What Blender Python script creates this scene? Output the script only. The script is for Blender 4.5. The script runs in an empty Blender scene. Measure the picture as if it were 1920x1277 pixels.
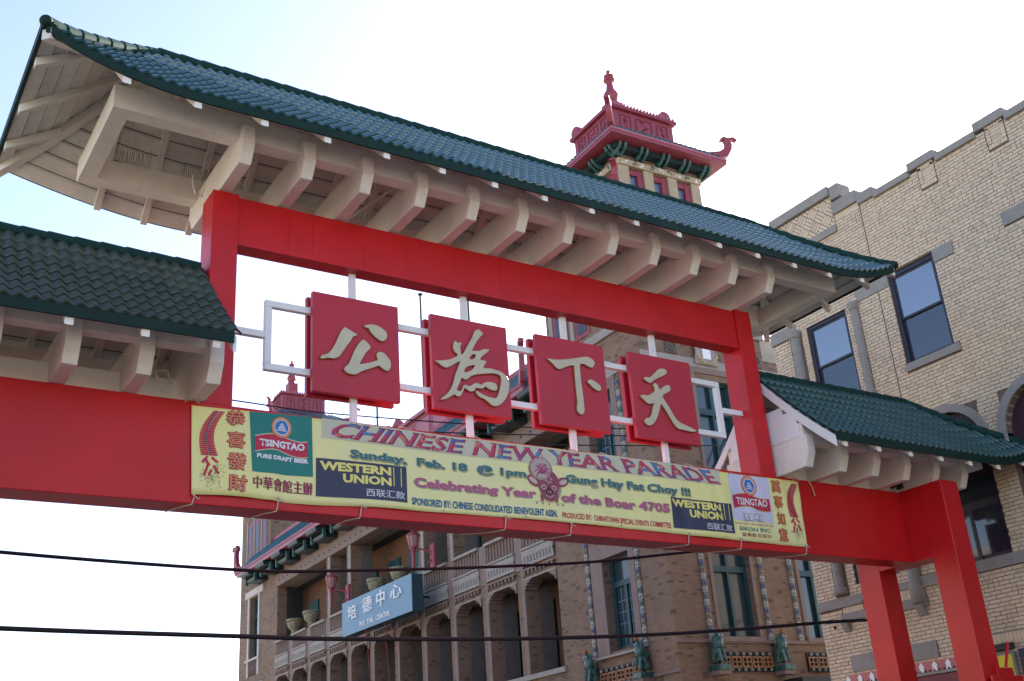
import bpy, bmesh, math, random
from math import sin, cos, pi, radians
from mathutils import Vector, Matrix, Euler
random.seed(7)
S = bpy.context.scene
COL = S.collection

# ------------------------------------------------------------------ camera, world, sun, exposure
cam_d = bpy.data.cameras.new('camera'); cam = bpy.data.objects.new('camera', cam_d); COL.objects.link(cam)
CAM = Vector((-4.1185, -13.46, 1.6)); YAW, PITCH, ROLL = 0.5908, 0.4030, -0.0736
fw = Vector((sin(YAW)*cos(PITCH), cos(YAW)*cos(PITCH), sin(PITCH)))
r0 = Vector((cos(YAW), -sin(YAW), 0)); u0 = r0.cross(fw)
rt = r0*cos(ROLL)+u0*sin(ROLL); up = -r0*sin(ROLL)+u0*cos(ROLL)
cam.matrix_world = Matrix(((rt.x, up.x, -fw.x, CAM.x), (rt.y, up.y, -fw.y, CAM.y), (rt.z, up.z, -fw.z, CAM.z), (0, 0, 0, 1)))
cam_d.sensor_width = 36; cam_d.lens = 2067.59/1920*36; cam_d.clip_end = 2000; cam_d.clip_start = .1
S.camera = cam
SUN_AZ, SUN_EL = radians(61), radians(28)
w = bpy.data.worlds.new('World'); S.world = w; w.use_nodes = True
nt = w.node_tree; bg = nt.nodes['Background']; sky = nt.nodes.new('ShaderNodeTexSky')
sky.sky_type = 'NISHITA'; sky.sun_disc = False; sky.sun_elevation = SUN_EL; sky.sun_rotation = SUN_AZ
sky.air_density = 1.0; sky.dust_density = 1.0; sky.ozone_density = 1.2; sky.altitude = 180
wb = nt.nodes.new('ShaderNodeMix'); wb.data_type = 'RGBA'; wb.blend_type = 'MULTIPLY'; wb.inputs[0].default_value = 1; wb.inputs[7].default_value = (1.04, .955, 1.0, 1)
nt.links.new(sky.outputs[0], wb.inputs[6]); nt.links.new(wb.outputs[2], bg.inputs[0]); bg.inputs[1].default_value = 0.105
sd = bpy.data.lights.new('sun', 'SUN'); sun = bpy.data.objects.new('sun', sd); COL.objects.link(sun)
sd.energy = 5.0; sd.angle = radians(.5); sd.color = (1, .95, .86)
sv = Vector((sin(SUN_AZ)*cos(SUN_EL), cos(SUN_AZ)*cos(SUN_EL), sin(SUN_EL)))
sun.rotation_euler = sv.to_track_quat('Z', 'Y').to_euler()
S.view_settings.view_transform = 'Standard'; S.view_settings.look = 'None'
S.view_settings.exposure = 1.9; S.view_settings.gamma = 1; S.view_settings.use_curve_mapping = False

# ------------------------------------------------------------------ helpers
def tag(o, label=None, cat=None, group=None, kind=None):
    if label: o['label'] = label
    if cat: o['category'] = cat
    if group: o['group'] = group
    if kind: o['kind'] = kind
    return o
def empty(name, loc, rz=0):
    o = bpy.data.objects.new(name, None); COL.objects.link(o); o.location = loc; o.rotation_euler = (0, 0, rz)
    o['_w'] = [loc[0], loc[1], loc[2]]; o.empty_display_size = .2
    return o
def origin(o):
    return Vector(o['_w']) if o is not None and '_w' in o else Vector((0, 0, 0))
class MB:
    def __init__(s): s.v = []; s.f = []
    def add(s, vs, fs):
        n = len(s.v); s.v += [tuple(p) for p in vs]; s.f += [tuple(i+n for i in f) for f in fs]; return s
    def box(s, x0, x1, y0, y1, z0, z1, M=None):
        if x0 > x1: x0, x1 = x1, x0
        if y0 > y1: y0, y1 = y1, y0
        if z0 > z1: z0, z1 = z1, z0
        vs = [Vector(p) for p in ((x0,y0,z0),(x1,y0,z0),(x1,y1,z0),(x0,y1,z0),(x0,y0,z1),(x1,y0,z1),(x1,y1,z1),(x0,y1,z1))]
        if M: vs = [M @ p for p in vs]
        return s.add(vs, ((3,2,1,0),(4,5,6,7),(0,1,5,4),(1,2,6,5),(2,3,7,6),(3,0,4,7)))
    def prism(s, poly, ax, a, b):
        # poly: 2-d points in the two other axes, in order (y,z)/(x,z)/(x,y)
        ar = sum(poly[i][0]*poly[(i+1) % len(poly)][1]-poly[(i+1) % len(poly)][0]*poly[i][1] for i in range(len(poly)))
        if ar < 0: poly = poly[::-1]
        def P(p, t):
            return (t, p[0], p[1]) if ax == 'x' else ((p[0], t, p[1]) if ax == 'y' else (p[0], p[1], t))
        if a > b: a, b = b, a
        n = len(poly); vs = [P(p, a) for p in poly]+[P(p, b) for p in poly]
        fs = [tuple(range(n))[::-1], tuple(range(n, 2*n))]+[(i, (i+1) % n, n+(i+1) % n, n+i) for i in range(n)]
        if ax == 'y': fs = [f[::-1] for f in fs]
        return s.add(vs, fs)
    def tube(s, pts, r, n=6, caps=True):
        pts = [Vector(p) for p in pts]; rs = r if isinstance(r, (list, tuple)) else [r]*len(pts)
        vs = []; ref = None
        for i, p in enumerate(pts):
            d = (pts[min(i+1, len(pts)-1)]-pts[max(i-1, 0)]).normalized()
            if ref is None: ref = Vector((0, 0, 1)) if abs(d.z) < .9 else Vector((1, 0, 0))
            a = d.cross(ref).normalized(); b = d.cross(a).normalized(); ref = a.cross(d).normalized()
            vs += [p+(a*cos(2*pi*k/n)+b*sin(2*pi*k/n))*rs[i] for k in range(n)]
        fs = [(i*n+k, i*n+(k+1) % n, (i+1)*n+(k+1) % n, (i+1)*n+k) for i in range(len(pts)-1) for k in range(n)]
        if caps: fs += [tuple(range(n))[::-1], tuple(range((len(pts)-1)*n, len(pts)*n))]
        return s.add(vs, fs)
    def lathe(s, prof, c, n=12):
        vs = [(c[0]+r*cos(2*pi*k/n), c[1]+r*sin(2*pi*k/n), c[2]+z) for r, z in prof for k in range(n)]
        fs = [(i*n+k, i*n+(k+1) % n, (i+1)*n+(k+1) % n, (i+1)*n+k) for i in range(len(prof)-1) for k in range(n)]
        fs += [tuple(range(n))[::-1], tuple(range((len(prof)-1)*n, len(prof)*n))]
        return s.add(vs, fs)
    def ball(s, c, r, n=8, m=5, sc=(1, 1, 1)):
        vs = []; fs = []
        for i in range(m+1):
            t = pi*i/m
            for k in range(n):
                vs.append((c[0]+r*sc[0]*sin(t)*cos(2*pi*k/n), c[1]+r*sc[1]*sin(t)*sin(2*pi*k/n), c[2]+r*sc[2]*cos(t)))
        for i in range(m):
            for k in range(n): fs.append((i*n+k, (i+1)*n+k, (i+1)*n+(k+1) % n, i*n+(k+1) % n))
        return s.add(vs, fs)
    def mesh(s, name, off=Vector((0, 0, 0)), smooth=False):
        m = bpy.data.meshes.new(name); m.from_pydata([(p[0]-off.x, p[1]-off.y, p[2]-off.z) for p in s.v], [], s.f)
        if smooth: m.polygons.foreach_set('use_smooth', [True]*len(m.polygons))
        m.update(); return m
    def obj(s, name, mat, parent=None, smooth=False, bevel=0, local=False):
        top = parent
        while top is not None and top.parent is not None: top = top.parent
        off = Vector((0, 0, 0)) if local else origin(top)
        m = s.mesh(name, off, smooth); m.materials.append(mat)
        o = bpy.data.objects.new(name, m); COL.objects.link(o); o.parent = parent
        if bevel:
            b = o.modifiers.new('bevel', 'BEVEL'); b.width = bevel; b.segments = 2; b.limit_method = 'ANGLE'; b.angle_limit = radians(40)
        return o
def inst(name, mesh, M, parent):
    o = bpy.data.objects.new(name, mesh); COL.objects.link(o); o.parent = parent
    top = parent
    while top.parent is not None: top = top.parent
    o.matrix_local = Matrix.Translation(-origin(top)) @ M
    return o
def copy_tree(o, parent=None):
    c = o.copy(); COL.objects.link(c); c.parent = parent
    for ch in list(o.children): copy_tree(ch, c)
    return c
def px(P):
    d = Vector(P)-CAM; z = d.dot(fw); return 960+2067.59*d.dot(rt)/z, 638.5-2067.59*d.dot(up)/z, z

# ------------------------------------------------------------------ materials
def mat(name, col, rough=.6, var=.12, scale=2.5, bump=.08, bscale=40, metal=0, spec=.5, coat=0, col2=None, dirt=0, dirtcol=(.06, .05, .04), rnd=0, stretch=(1, 1, 1)):
    m = bpy.data.materials.new(name); m.use_nodes = True; t = m.node_tree; N = t.nodes; L = t.links
    b = N['Principled BSDF']; b.inputs['Roughness'].default_value = rough; b.inputs['Metallic'].default_value = metal
    b.inputs['Specular IOR Level'].default_value = spec; b.inputs['Coat Weight'].default_value = coat; b.inputs['Coat Roughness'].default_value = .12
    tc = N.new('ShaderNodeTexCoord'); mp = N.new('ShaderNodeMapping'); mp.inputs['Scale'].default_value = stretch
    L.new(tc.outputs['Object'], mp.inputs[0])
    n = N.new('ShaderNodeTexNoise'); n.inputs['Scale'].default_value = scale; n.inputs['Detail'].default_value = 6; n.inputs['Roughness'].default_value = .62
    L.new(mp.outputs[0], n.inputs[0])
    r = N.new('ShaderNodeValToRGB'); c1 = [c*(1-var) for c in col]; c2 = list(col2) if col2 else [min(1, c*(1+var)) for c in col]
    r.color_ramp.elements[0].position = .32; r.color_ramp.elements[1].position = .68
    r.color_ramp.elements[0].color = (*c1, 1); r.color_ramp.elements[1].color = (*c2, 1); L.new(n.outputs[0], r.inputs[0])
    out = r.outputs[0]
    if dirt:
        n2 = N.new('ShaderNodeTexNoise'); n2.inputs['Scale'].default_value = scale*3.1; n2.inputs['Detail'].default_value = 8; n2.inputs['Roughness'].default_value = .75
        L.new(mp.outputs[0], n2.inputs[0])
        mr = N.new('ShaderNodeMapRange'); mr.inputs['From Min'].default_value = .53; mr.inputs['From Max'].default_value = .75; mr.inputs['To Max'].default_value = dirt
        L.new(n2.outputs[0], mr.inputs[0]); mx = N.new('ShaderNodeMix'); mx.data_type = 'RGBA'
        L.new(mr.outputs[0], mx.inputs[0]); L.new(out, mx.inputs[6]); mx.inputs[7].default_value = (*dirtcol, 1); out = mx.outputs[2]
    if rnd:
        g = N.new('ShaderNodeNewGeometry'); oi = N.new('ShaderNodeObjectInfo'); ad = N.new('ShaderNodeMath'); ad.operation = 'ADD'; fr = N.new('ShaderNodeMath'); fr.operation = 'FRACT'
        L.new(g.outputs['Random Per Island'], ad.inputs[0]); L.new(oi.outputs['Random'], ad.inputs[1]); L.new(ad.outputs[0], fr.inputs[0])
        rr = N.new('ShaderNodeValToRGB'); e = rr.color_ramp.elements
        e[0].position = 0; e[0].color = (1-rnd, 1-rnd, 1-rnd*.9, 1); e[1].position = 1; e[1].color = (1+rnd*.5, 1+rnd*.5, 1+rnd*.5, 1)
        for pos, c in ((.12, (1-rnd*.5, 1-rnd*.7, 1-rnd*.9)), (.3, (1, 1-rnd*.2, 1-rnd*.4)), (.55, (1, 1, 1)), (.8, (1+rnd*.2, 1+rnd*.1, 1-rnd*.2))):
            x = rr.color_ramp.elements.new(pos); x.color = (*c, 1)
        L.new(fr.outputs[0], rr.inputs[0]); mm = N.new('ShaderNodeMix'); mm.data_type = 'RGBA'; mm.blend_type = 'MULTIPLY'; mm.inputs[0].default_value = 1
        L.new(out, mm.inputs[6]); L.new(rr.outputs[0], mm.inputs[7]); out = mm.outputs[2]
    L.new(out, b.inputs['Base Color'])
    if bump:
        n3 = N.new('ShaderNodeTexNoise'); n3.inputs['Scale'].default_value = bscale; n3.inputs['Detail'].default_value = 4
        L.new(mp.outputs[0], n3.inputs[0]); bp = N.new('ShaderNodeBump'); bp.inputs['Strength'].default_value = bump; bp.inputs['Distance'].default_value = .02
        L.new(n3.outputs[0], bp.inputs['Height']); L.new(bp.outputs[0], b.inputs['Normal'])
    return m
RED = mat('red_paint', (.54, .007, .009), .36, .10, 1.1, .05, 9, spec=.4, col2=(.60, .010, .014), dirt=.22, dirtcol=(.28, .015, .02))
RED2 = mat('sign_red_paint', (.46, .016, .035), .45, .06, 1.6, .04, 14, dirt=.15, dirtcol=(.25, .03, .05))
CREAM = mat('cream_paint', (.80, .75, .68), .62, .07, 1.5, .10, 30, dirt=.28, dirtcol=(.34, .28, .22))
CREAM2 = mat('soffit_cream', (.77, .73, .67), .7, .10, 2.2, .12, 30, dirt=.35, dirtcol=(.34, .30, .25))
WHITE = mat('white_enamel', (.80, .80, .80), .35, .03, 3, .02, 20, dirt=.2, dirtcol=(.5, .45, .4))
TILE = mat('green_glazed_tile', (.014, .080, .090), .25, .2, 1.3, .02, 25, spec=1.0, coat=1.0, rnd=.15, dirt=.25, dirtcol=(.04, .06, .055))
TILE2 = mat('weathered_green_tile', (.036, .058, .045), .40, .25, 1.3, .04, 25, spec=.45, coat=.05, rnd=.2, dirt=.45, dirtcol=(.06, .055, .040))
CAPM = mat('ridge_cap_glaze', (.018, .050, .045), .75, .2, 2, .05, 20, spec=.04)
TILE3 = mat('deep_green_glazed_tile', (.010, .058, .054), .34, .2, 1.3, .02, 25, spec=.6, coat=.15, rnd=.15, dirt=.25, dirtcol=(.04, .06, .055))
FASC = mat('dark_green_fascia', (.006, .026, .019), .6, .2, 2, .05, 20, spec=.2, dirt=.35, dirtcol=(.03, .032, .022))
GOLD = mat('gold_leaf_face', (.56, .50, .36), .5, .06, 5, .05, 40, metal=.1)
GOLDE = mat('gold_edge', (.42, .30, .12), .4, .1, 5, 0, 40, metal=.5)
STEEL = mat('dark_steel', (.03, .03, .035), .5, .2, 3, 0)
CORD = mat('rope', (.62, .55, .45), .8, .1, 10, 0)
STONE = mat('grey_limestone', (.29, .265, .235), .8, .10, 2.5, .15, 25, dirt=.45, dirtcol=(.13, .12, .12))
BRICK = mat('cream_glazed_brick', (.64, .50, .345), .55, .06, 6, .08, 60, rnd=.16, dirt=.12, dirtcol=(.25, .19, .14))
MORTAR = mat('brown_mortar', (.17, .11, .08), .9, .2, 5, .2, 60)
FRAME = mat('dark_blue_frame', (.022, .024, .045), .5, .1, 4, .03)
FRAMEP = mat('dark_plum_frame', (.045, .014, .028), .5, .1, 4, .03)
BLIND = mat('window_blind', (.62, .68, .76), .7, .06, 3, .03, stretch=(1, 1, 14))
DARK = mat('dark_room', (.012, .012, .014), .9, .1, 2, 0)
TEAL = mat('teal_frame', (.010, .055, .062), .45, .15, 3, .05)
TERRA = mat('pink_terracotta', (.21, .145, .12), .7, .12, 2.5, .15, 30, dirt=.3, dirtcol=(.14, .09, .08))
TERRAL = mat('pale_terracotta', (.30, .265, .235), .7, .12, 3, .15, 30, dirt=.35, dirtcol=(.2, .17, .15))
PINK = mat('red_terracotta', (.27, .042, .062), .45, .12, 3, .12, 25, dirt=.3, dirtcol=(.2, .04, .06))
PINKL = mat('pink_trim', (.36, .12, .15), .5, .12, 3, .1, 25, dirt=.2, dirtcol=(.3, .1, .1))
GRNTC = mat('green_terracotta', (.02, .075, .07), .35, .4, 6, .2, 25, col2=(.06, .16, .14))
BLKTC = mat('dark_green_bracket', (.008, .028, .030), .4, .3, 4, .15, 20)
ROOFT = mat('blue_green_roof_tile', (.025, .10, .12), .35, .2, 3, .1, 25)
ORANGE = mat('orange_terracotta', (.28, .12, .045), .5, .25, 6, .2, 30)
SIGNB = mat('blue_sign_enamel', (.14, .26, .36), .45, .04, 1.2, .02, 20, dirt=.12, dirtcol=(.12, .25, .35))
OCHRE = mat('loggia_ochre_brick', (.13, .058, .028), .8, .25, 3, .2, 40)
GREYB = mat('loggia_grey_brick', (.13, .11, .098), .85, .15, 3, .2, 40)
YELLOW = mat('yellow_sign_face', (.75, .60, .04), .5, .03, 3, 0)
BLACK = mat('black_paint', (.012, .012, .015), .5, .1, 3, 0)
CHROME = mat('spike_wire', (.10, .085, .07), .5, .1, 3, 0, metal=.6)
def glass(name, col=(.03, .04, .05), rough=.06):
    m = mat(name, col, rough, .1, 1.2, .03, 1.5, spec=1.0); return m
GLASS = glass('window_glass', (.02, .03, .045)); GLASS2 = glass('old_glass', (.03, .05, .06), .12)
def brickmat(name, c1, c2, mortar, bw=.22, bh=.07, dark=.0):
    m = bpy.data.materials.new(name); m.use_nodes = True; t = m.node_tree; N = t.nodes; L = t.links; b = N['Principled BSDF']; b.inputs['Roughness'].default_value = .85
    tc = N.new('ShaderNodeTexCoord'); sp = N.new('ShaderNodeSeparateXYZ'); ad = N.new('ShaderNodeMath'); cb = N.new('ShaderNodeCombineXYZ')
    L.new(tc.outputs['Object'], sp.inputs[0]); L.new(sp.outputs[0], ad.inputs[0]); L.new(sp.outputs[1], ad.inputs[1]); L.new(ad.outputs[0], cb.inputs[0]); L.new(sp.outputs[2], cb.inputs[1])
    br = N.new('ShaderNodeTexBrick'); br.inputs['Scale'].default_value = 1; br.inputs['Brick Width'].default_value = bw; br.inputs['Row Height'].default_value = bh
    br.inputs['Mortar Size'].default_value = .006; br.inputs['Mortar Smooth'].default_value = .3; br.inputs['Bias'].default_value = -.2
    br.inputs['Color1'].default_value = (*c1, 1); br.inputs['Color2'].default_value = (*c2, 1); br.inputs['Mortar'].default_value = (*mortar, 1)
    L.new(cb.outputs[0], br.inputs[0])
    # darker burnt headers
    vo = N.new('ShaderNodeTexVoronoi'); vo.inputs['Scale'].default_value = 1; mp = N.new('ShaderNodeMapping'); mp.inputs['Scale'].default_value = (1/bw*1.0, 1/bh, 1)
    L.new(cb.outputs[0], mp.inputs[0]); L.new(mp.outputs[0], vo.inputs[0]); vo.inputs['Randomness'].default_value = .2
    s2 = N.new('ShaderNodeSeparateColor'); L.new(vo.outputs['Color'], s2.inputs[0]); mr = N.new('ShaderNodeMapRange'); mr.inputs['From Min'].default_value = 1-.1; mr.inputs['From Max'].default_value = .93; mr.inputs['To Max'].default_value = dark
    L.new(s2.outputs[0], mr.inputs[0]); mx = N.new('ShaderNodeMix'); mx.data_type = 'RGBA'; L.new(mr.outputs[0], mx.inputs[0]); L.new(br.outputs[0], mx.inputs[6]); mx.inputs[7].default_value = (c1[0]*.25, c1[1]*.25, c1[2]*.3, 1)
    n = N.new('ShaderNodeTexNoise'); n.inputs['Scale'].default_value = .6; n.inputs['Detail'].default_value = 5; L.new(tc.outputs['Object'], n.inputs[0])
    hs = N.new('ShaderNodeHueSaturation'); mr2 = N.new('ShaderNodeMapRange'); mr2.inputs['To Min'].default_value = .7; mr2.inputs['To Max'].default_value = 1.25; L.new(n.outputs[0], mr2.inputs[0]); L.new(mr2.outputs[0], hs.inputs['Value'])
    L.new(mx.outputs[2], hs.inputs['Color']); L.new(hs.outputs[0], b.inputs['Base Color'])
    bp = N.new('ShaderNodeBump'); bp.inputs['Strength'].default_value = .5; bp.inputs['Distance'].default_value = .01; L.new(br.outputs['Fac'], bp.inputs['Height']); bp.invert = True; L.new(bp.outputs[0], b.inputs['Normal'])
    return m
WHITEST = mat('pale_stone', (.50, .46, .42), .7, .1, 3, .1, 25, dirt=.3, dirtcol=(.25, .22, .2)); #TT
TERRAL2 = mat('buff_terracotta', (.42, .33, .21), .7, .12, 3, .15, 30, dirt=.2, dirtcol=(.25, .18, .12)); PINKD = mat('dark_relief_red', (.22, .03, .05), .5, .1, 4, .1); GLASSB = glass('tower_glass', (.10, .14, .22), .2)
TAN = brickmat('tan_brick', (.25, .158, .102), (.19, .12, .08), (.14, .10, .08), dark=.6)
TANR = brickmat('rear_brick', (.42, .38, .32), (.36, .32, .26), (.12, .10, .09), .22, .07, .5)
DKBR = brickmat('black_white_brick', (.05, .045, .05), (.035, .03, .035), (.42, .38, .33), .22, .075, .2)

# ------------------------------------------------------------------ ground
def flat(name, x0, x1, y0, y1, z, m):
    o = MB().add([(x0, y0, z), (x1, y0, z), (x1, y1, z), (x0, y1, z)], [(0, 1, 2, 3)]).obj(name, m); tag(o, kind='structure'); return o
ASPH = mat('asphalt', (.11, .108, .10), .9, .15, 3, .3, 60); CONC = mat('sidewalk_concrete', (.42, .40, .36), .85, .1, 1.5, .2, 40, dirt=.3, dirtcol=(.18, .17, .15))
GRND = mat('city_ground', (.28, .26, .235), .9, .2, .05, .1, 2)
flat('ground', -900, 900, -900, 900, -.05, GRND)
flat('road', -3.6, 12.6, -60, 120, -.002, ASPH)
flat('cross_road', -60, -3.6, -26, -6, -.004, ASPH)
flat('cross_road', 12.6, 60, -26, -6, -.004, ASPH)
for x0, x1, y0, y1 in ((12.6, 16, -6, 120), (-8.5, -3.6, -6, 120), (-8.5, -3.6, -60, -26), (12.6, 16, -60, -26)):
    o = MB().box(x0, x1, y0, y1, -.04, .13).obj('sidewalk', CONC, bevel=.02); tag(o, kind='structure')
for k in range(14):
    o = flat('lane_marking', 4.35, 4.5, 4+k*7, 7+k*7, .003, mat('road_paint', (.7, .65, .3), .7) if k == 0 else bpy.data.materials['road_paint'])

# unseen street fronts added around the camera to bounce sunlight into the shade
def bounce_block(x0, x1, y0, y1, h, label, col, fx=None):
    t = empty('bounce_building', ((x0+x1)/2, (y0+y1)/2, 0)); tag(t, label, 'building')
    m_ = mat('brick_front_%d' % int(h*10), col, .85, .12, 1.5, .2, 20)
    MB().box(x0, x1, y0, y1, -.1, h).obj('wall', m_, t); MB().box(x0-.2, x1+.2, y0-.2, y1+.2, h, h+.35).obj('cornice', STONE, t)
    for fl in range(int(h/3.6)):
        z = 1.0+fl*3.6
        if fx:
            n = int((y1-y0)/3)
            for k in range(n): MB().box(x1, x1+.04, y0+.9+k*3, y0+2.1+k*3, z, z+1.9).obj('window', GLASS, t)
        else:
            n = int((x1-x0)/3)
            for k in range(n): MB().box(x0+.9+k*3, x0+2.1+k*3, y1, y1+.04, z, z+1.9).obj('window', GLASS, t)
bounce_block(-24, -8.6, 2, 62, 10.8, 'unseen pale brick street front added on the left to bounce sunlight', (.48, .40, .30), True)
bounce_block(-40, 40, -44, -30, 10.9, 'unseen long pale brick block added behind the camera to bounce sunlight', (.50, .43, .33))

# ------------------------------------------------------------------ hipped / gabled tiled roofs
class Roof:
    def __init__(s, x0, x1, yc, hw, z0, a, b, hip0, hip1, upz, upL):
        s.x0, s.x1, s.yc, s.hw, s.z0, s.a, s.b, s.h0, s.h1, s.upz, s.upL = x0, x1, yc, hw, z0, a, b, hip0, hip1, upz, upL
    def dx(s, x):
        d = 99
        if s.h0: d = min(d, x-s.x0)
        if s.h1: d = min(d, s.x1-x)
        return d
    def z(s, x, y):
        d = s.dx(x); t = max(0, min(s.hw-abs(y-s.yc), d)); z = s.z0+s.a*t+s.b*t*t
        f = min(1, max(0, (y-s.yc)/s.hw*.5+.5)); L = s.upL*(1+.3*f); p = 2.3-.6*f
        if d < L: z += s.upz*(1-max(d, 0)/L)**p
        return z
    def xr(s, t):   # x range of a front/back course at inward distance t
        return (s.x0+(t if s.h0 else 0), s.x1-(t if s.h1 else 0))
    def P(s, x, t, side, dz=0):   # side -1 front, +1 back
        y = s.yc+side*(s.hw-t); return Vector((x, y, s.z(x, y)+dz))
def tile_mesh(wid, length):
    # one metal-look pan tile: barrel + pan, with a thick lower lip ; local x across, local y up the slope, z normal
    vs = []; fs = []; n = 9
    prof = []
    for i in range(n):
        u = i/(n-1); h = .048*(0.5+.5*cos(2*pi*(u-.5)))**.85; prof.append((wid*(u-.5)*1.02, h))
    for row, (yy, dz) in enumerate(((-.02, .028), (length, .002))):
        for (xx, h) in prof: vs.append((xx, yy, h+dz))
    for (xx, h) in prof: vs.append((xx, -.02, h-.006))
    for i in range(n-1):
        fs.append((i, i+1, n+i+1, n+i)); fs.append((2*n+i, 2*n+i+1, i+1, i))
    m = bpy.data.meshes.new('tile'); m.from_pydata(vs, [], fs)
    sm = [i % 2 == 0 for i in range(len(m.polygons))]; m.polygons.foreach_set('use_smooth', sm); m.update(); return m, vs, fs
TW, ROW = .1632, .30
def tiles_for(R, side, x_lo=-99, x_hi=99):
    sl = math.sqrt(1+(R.a+R.b*R.hw)**2); nrow = int(round(R.hw*sl/ROW)); dt = R.hw/nrow; out = []
    nx = int((R.x1-R.x0)/TW)
    for r in range(nrow):
        t = r*dt
        for i in range(nx+1):
            x = R.x0+(i+.5)*TW
            lo, hi = R.xr(t+dt*.5)
            if x < lo-TW*.25 or x > hi+TW*.25 or x < x_lo or x > x_hi: continue
            p0 = R.P(x, t, side); p1 = R.P(x, t+dt, side); q = R.P(x+.05, t, side)
            yv = (p1-p0); L = yv.length; yv.normalize(); xv = (q-p0).normalized(); zv = xv.cross(yv)
            if side > 0: xv = -xv; zv = xv.cross(yv)
            zv.normalize(); xv = yv.cross(zv)
            M = Matrix(((xv.x, yv.x, zv.x, p0.x), (xv.y, yv.y, zv.y, p0.y), (xv.z, yv.z, zv.z, p0.z), (0, 0, 0, 1)))
            out.append((M, p0, L))
    return out
def build_roof(R, parent, tmat, rafter_x, name, back_x=None):
    # deck: thin sheet that carries tiles (stuff-free single part)
    root_part = MB()
    xs = sorted(set([R.x0+(R.x1-R.x0)*i/60 for i in range(61)]+[R.x0+R.hw, R.x1-R.hw, R.x0+.45, R.x1-.45, R.x0+.9, R.x1-.9]))
    T = [R.hw*i/8 for i in range(9)]
    th = .035
    def sheet(mb, dz):
        for side in (-1, 1):
            for k in range(8):
                for a, b in zip(xs[:-1], xs[1:]):
                    la, ha = R.xr(T[k]); lb, hb = R.xr(T[k+1])
                    def c(x, lo, hi): return min(max(x, lo), hi)
                    q = [R.P(c(a, la, ha), T[k], side, dz), R.P(c(b, la, ha), T[k], side, dz), R.P(c(b, lb, hb), T[k+1], side, dz), R.P(c(a, lb, hb), T[k+1], side, dz)]
                    if (q[0]-q[1]).length < 1e-5 and (q[2]-q[3]).length < 1e-5: continue
                    mb.add(q, [(0, 1, 2, 3) if (side < 0) == (dz > -.01) else (3, 2, 1, 0)])
        for hip, xe, sg in ((R.h0, R.x0, 1), (R.h1, R.x1, -1)):
            if not hip: continue
            for k in range(8):
                t0, t1 = T[k], T[k+1]
                n = 10
                for j in range(n):
                    def Y(t, f): return R.yc+(R.hw-t)*(2*f-1)
                    q = []
                    for (t, f) in ((t0, j/n), (t0, (j+1)/n), (t1, (j+1)/n), (t1, j/n)):
                        x = xe+sg*t; y = Y(t, f); q.append(Vector((x, y, R.z(x, y)+dz)))
                    mb.add(q, [(3, 2, 1, 0)] if (sg > 0) == (dz > -.01) else [(0, 1, 2, 3)])
    sheet(root_part, 0)
    deck = root_part.obj('roof', FASC, parent)
    # soffit: lapped boards along the eaves, each board a piece
    nb = 9
    for side in (-1, 1):
        for k in range(nb):
            t0, t1 = R.hw*k/nb, R.hw*(k+1)/nb-.014
            mb = MB()
            for a, b in zip(xs[:-1], xs[1:]):
                q = []
                for (t, x, d) in ((t0, a, -.045), (t0, b, -.045), (t1, b, -.082), (t1, a, -.082)):
                    lo, hi = R.xr(t); x = min(max(x, lo), hi); q.append(R.P(x, t, side, d))
                if (q[0]-q[1]).length < 1e-5: continue
                q2 = [p+Vector((0, 0, -.0)) for p in q]
                e = [q[0], q[1], q[1]+Vector((0, 0, .03)), q[0]+Vector((0, 0, .03))]
                g = [q[3], q[2], q[2]+Vector((0, 0, .045)), q[3]+Vector((0, 0, .045))]
                mb.add(q, [(0, 1, 2, 3)]); mb.add(e, [(0, 1, 2, 3)]); mb.add(g, [(0, 1, 2, 3)])
            mb.obj('soffit_board', CREAM2, deck)
    for hip, xe, sg in ((R.h0, R.x0, 1), (R.h1, R.x1, -1)):
        if not hip: continue
        for k in range(nb):
            t0, t1 = R.hw*k/nb, R.hw*(k+1)/nb-.014; mb = MB(); n = 8
            for j in range(n):
                q = []
                for (t, f, d) in ((t0, j/n, -.045), (t0, (j+1)/n, -.045), (t1, (j+1)/n, -.082), (t1, j/n, -.082)):
                    x = xe+sg*t; y = R.yc+(R.hw-t)*(2*f-1); q.append(Vector((x, y, R.z(x, y)+d)))
                g = [q[3], q[2], q[2]+Vector((0, 0, .045)), q[3]+Vector((0, 0, .045))]
                mb.add(q, [(0, 1, 2, 3)]); mb.add(g, [(0, 1, 2, 3)])
            mb.obj('soffit_board', CREAM2, deck)
    # fascia
    mb = MB()
    def strip(p, q, n_out, top=.012, h=.155, t=.03):
        a = [p+Vector((0, 0, top)), q+Vector((0, 0, top)), q+Vector((0, 0, -h)), p+Vector((0, 0, -h))]
        o = [v+n_out*t for v in a]
        mb.add(a+o, [(4, 5, 6, 7), (3, 2, 1, 0), (0, 1, 5, 4), (2, 3, 7, 6), (1, 2, 6, 5), (3, 0, 4, 7)])
    for side in (-1, 1):
        mb = MB()
        for a, b in zip(xs[:-1], xs[1:]): strip(R.P(a, 0, side), R.P(b, 0, side), Vector((0, side, 0)), h=.132 if side < 0 else .045)
        fo = mb.obj('fascia', FASC, deck)
    for hip, xe, sg in ((R.h0, R.x0, -1), (R.h1, R.x1, 1)):
        if hip:
            mb = MB(); n = 8
            for j in range(n):
                y0 = R.yc-R.hw+2*R.hw*j/n; y1 = R.yc-R.hw+2*R.hw*(j+1)/n
                strip(Vector((xe, y0, R.z(xe, y0))), Vector((xe, y1, R.z(xe, y1))), Vector((sg, 0, 0)), top=.085, h=.075, t=.05)
            mb.obj('fascia', FASC, deck)
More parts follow.
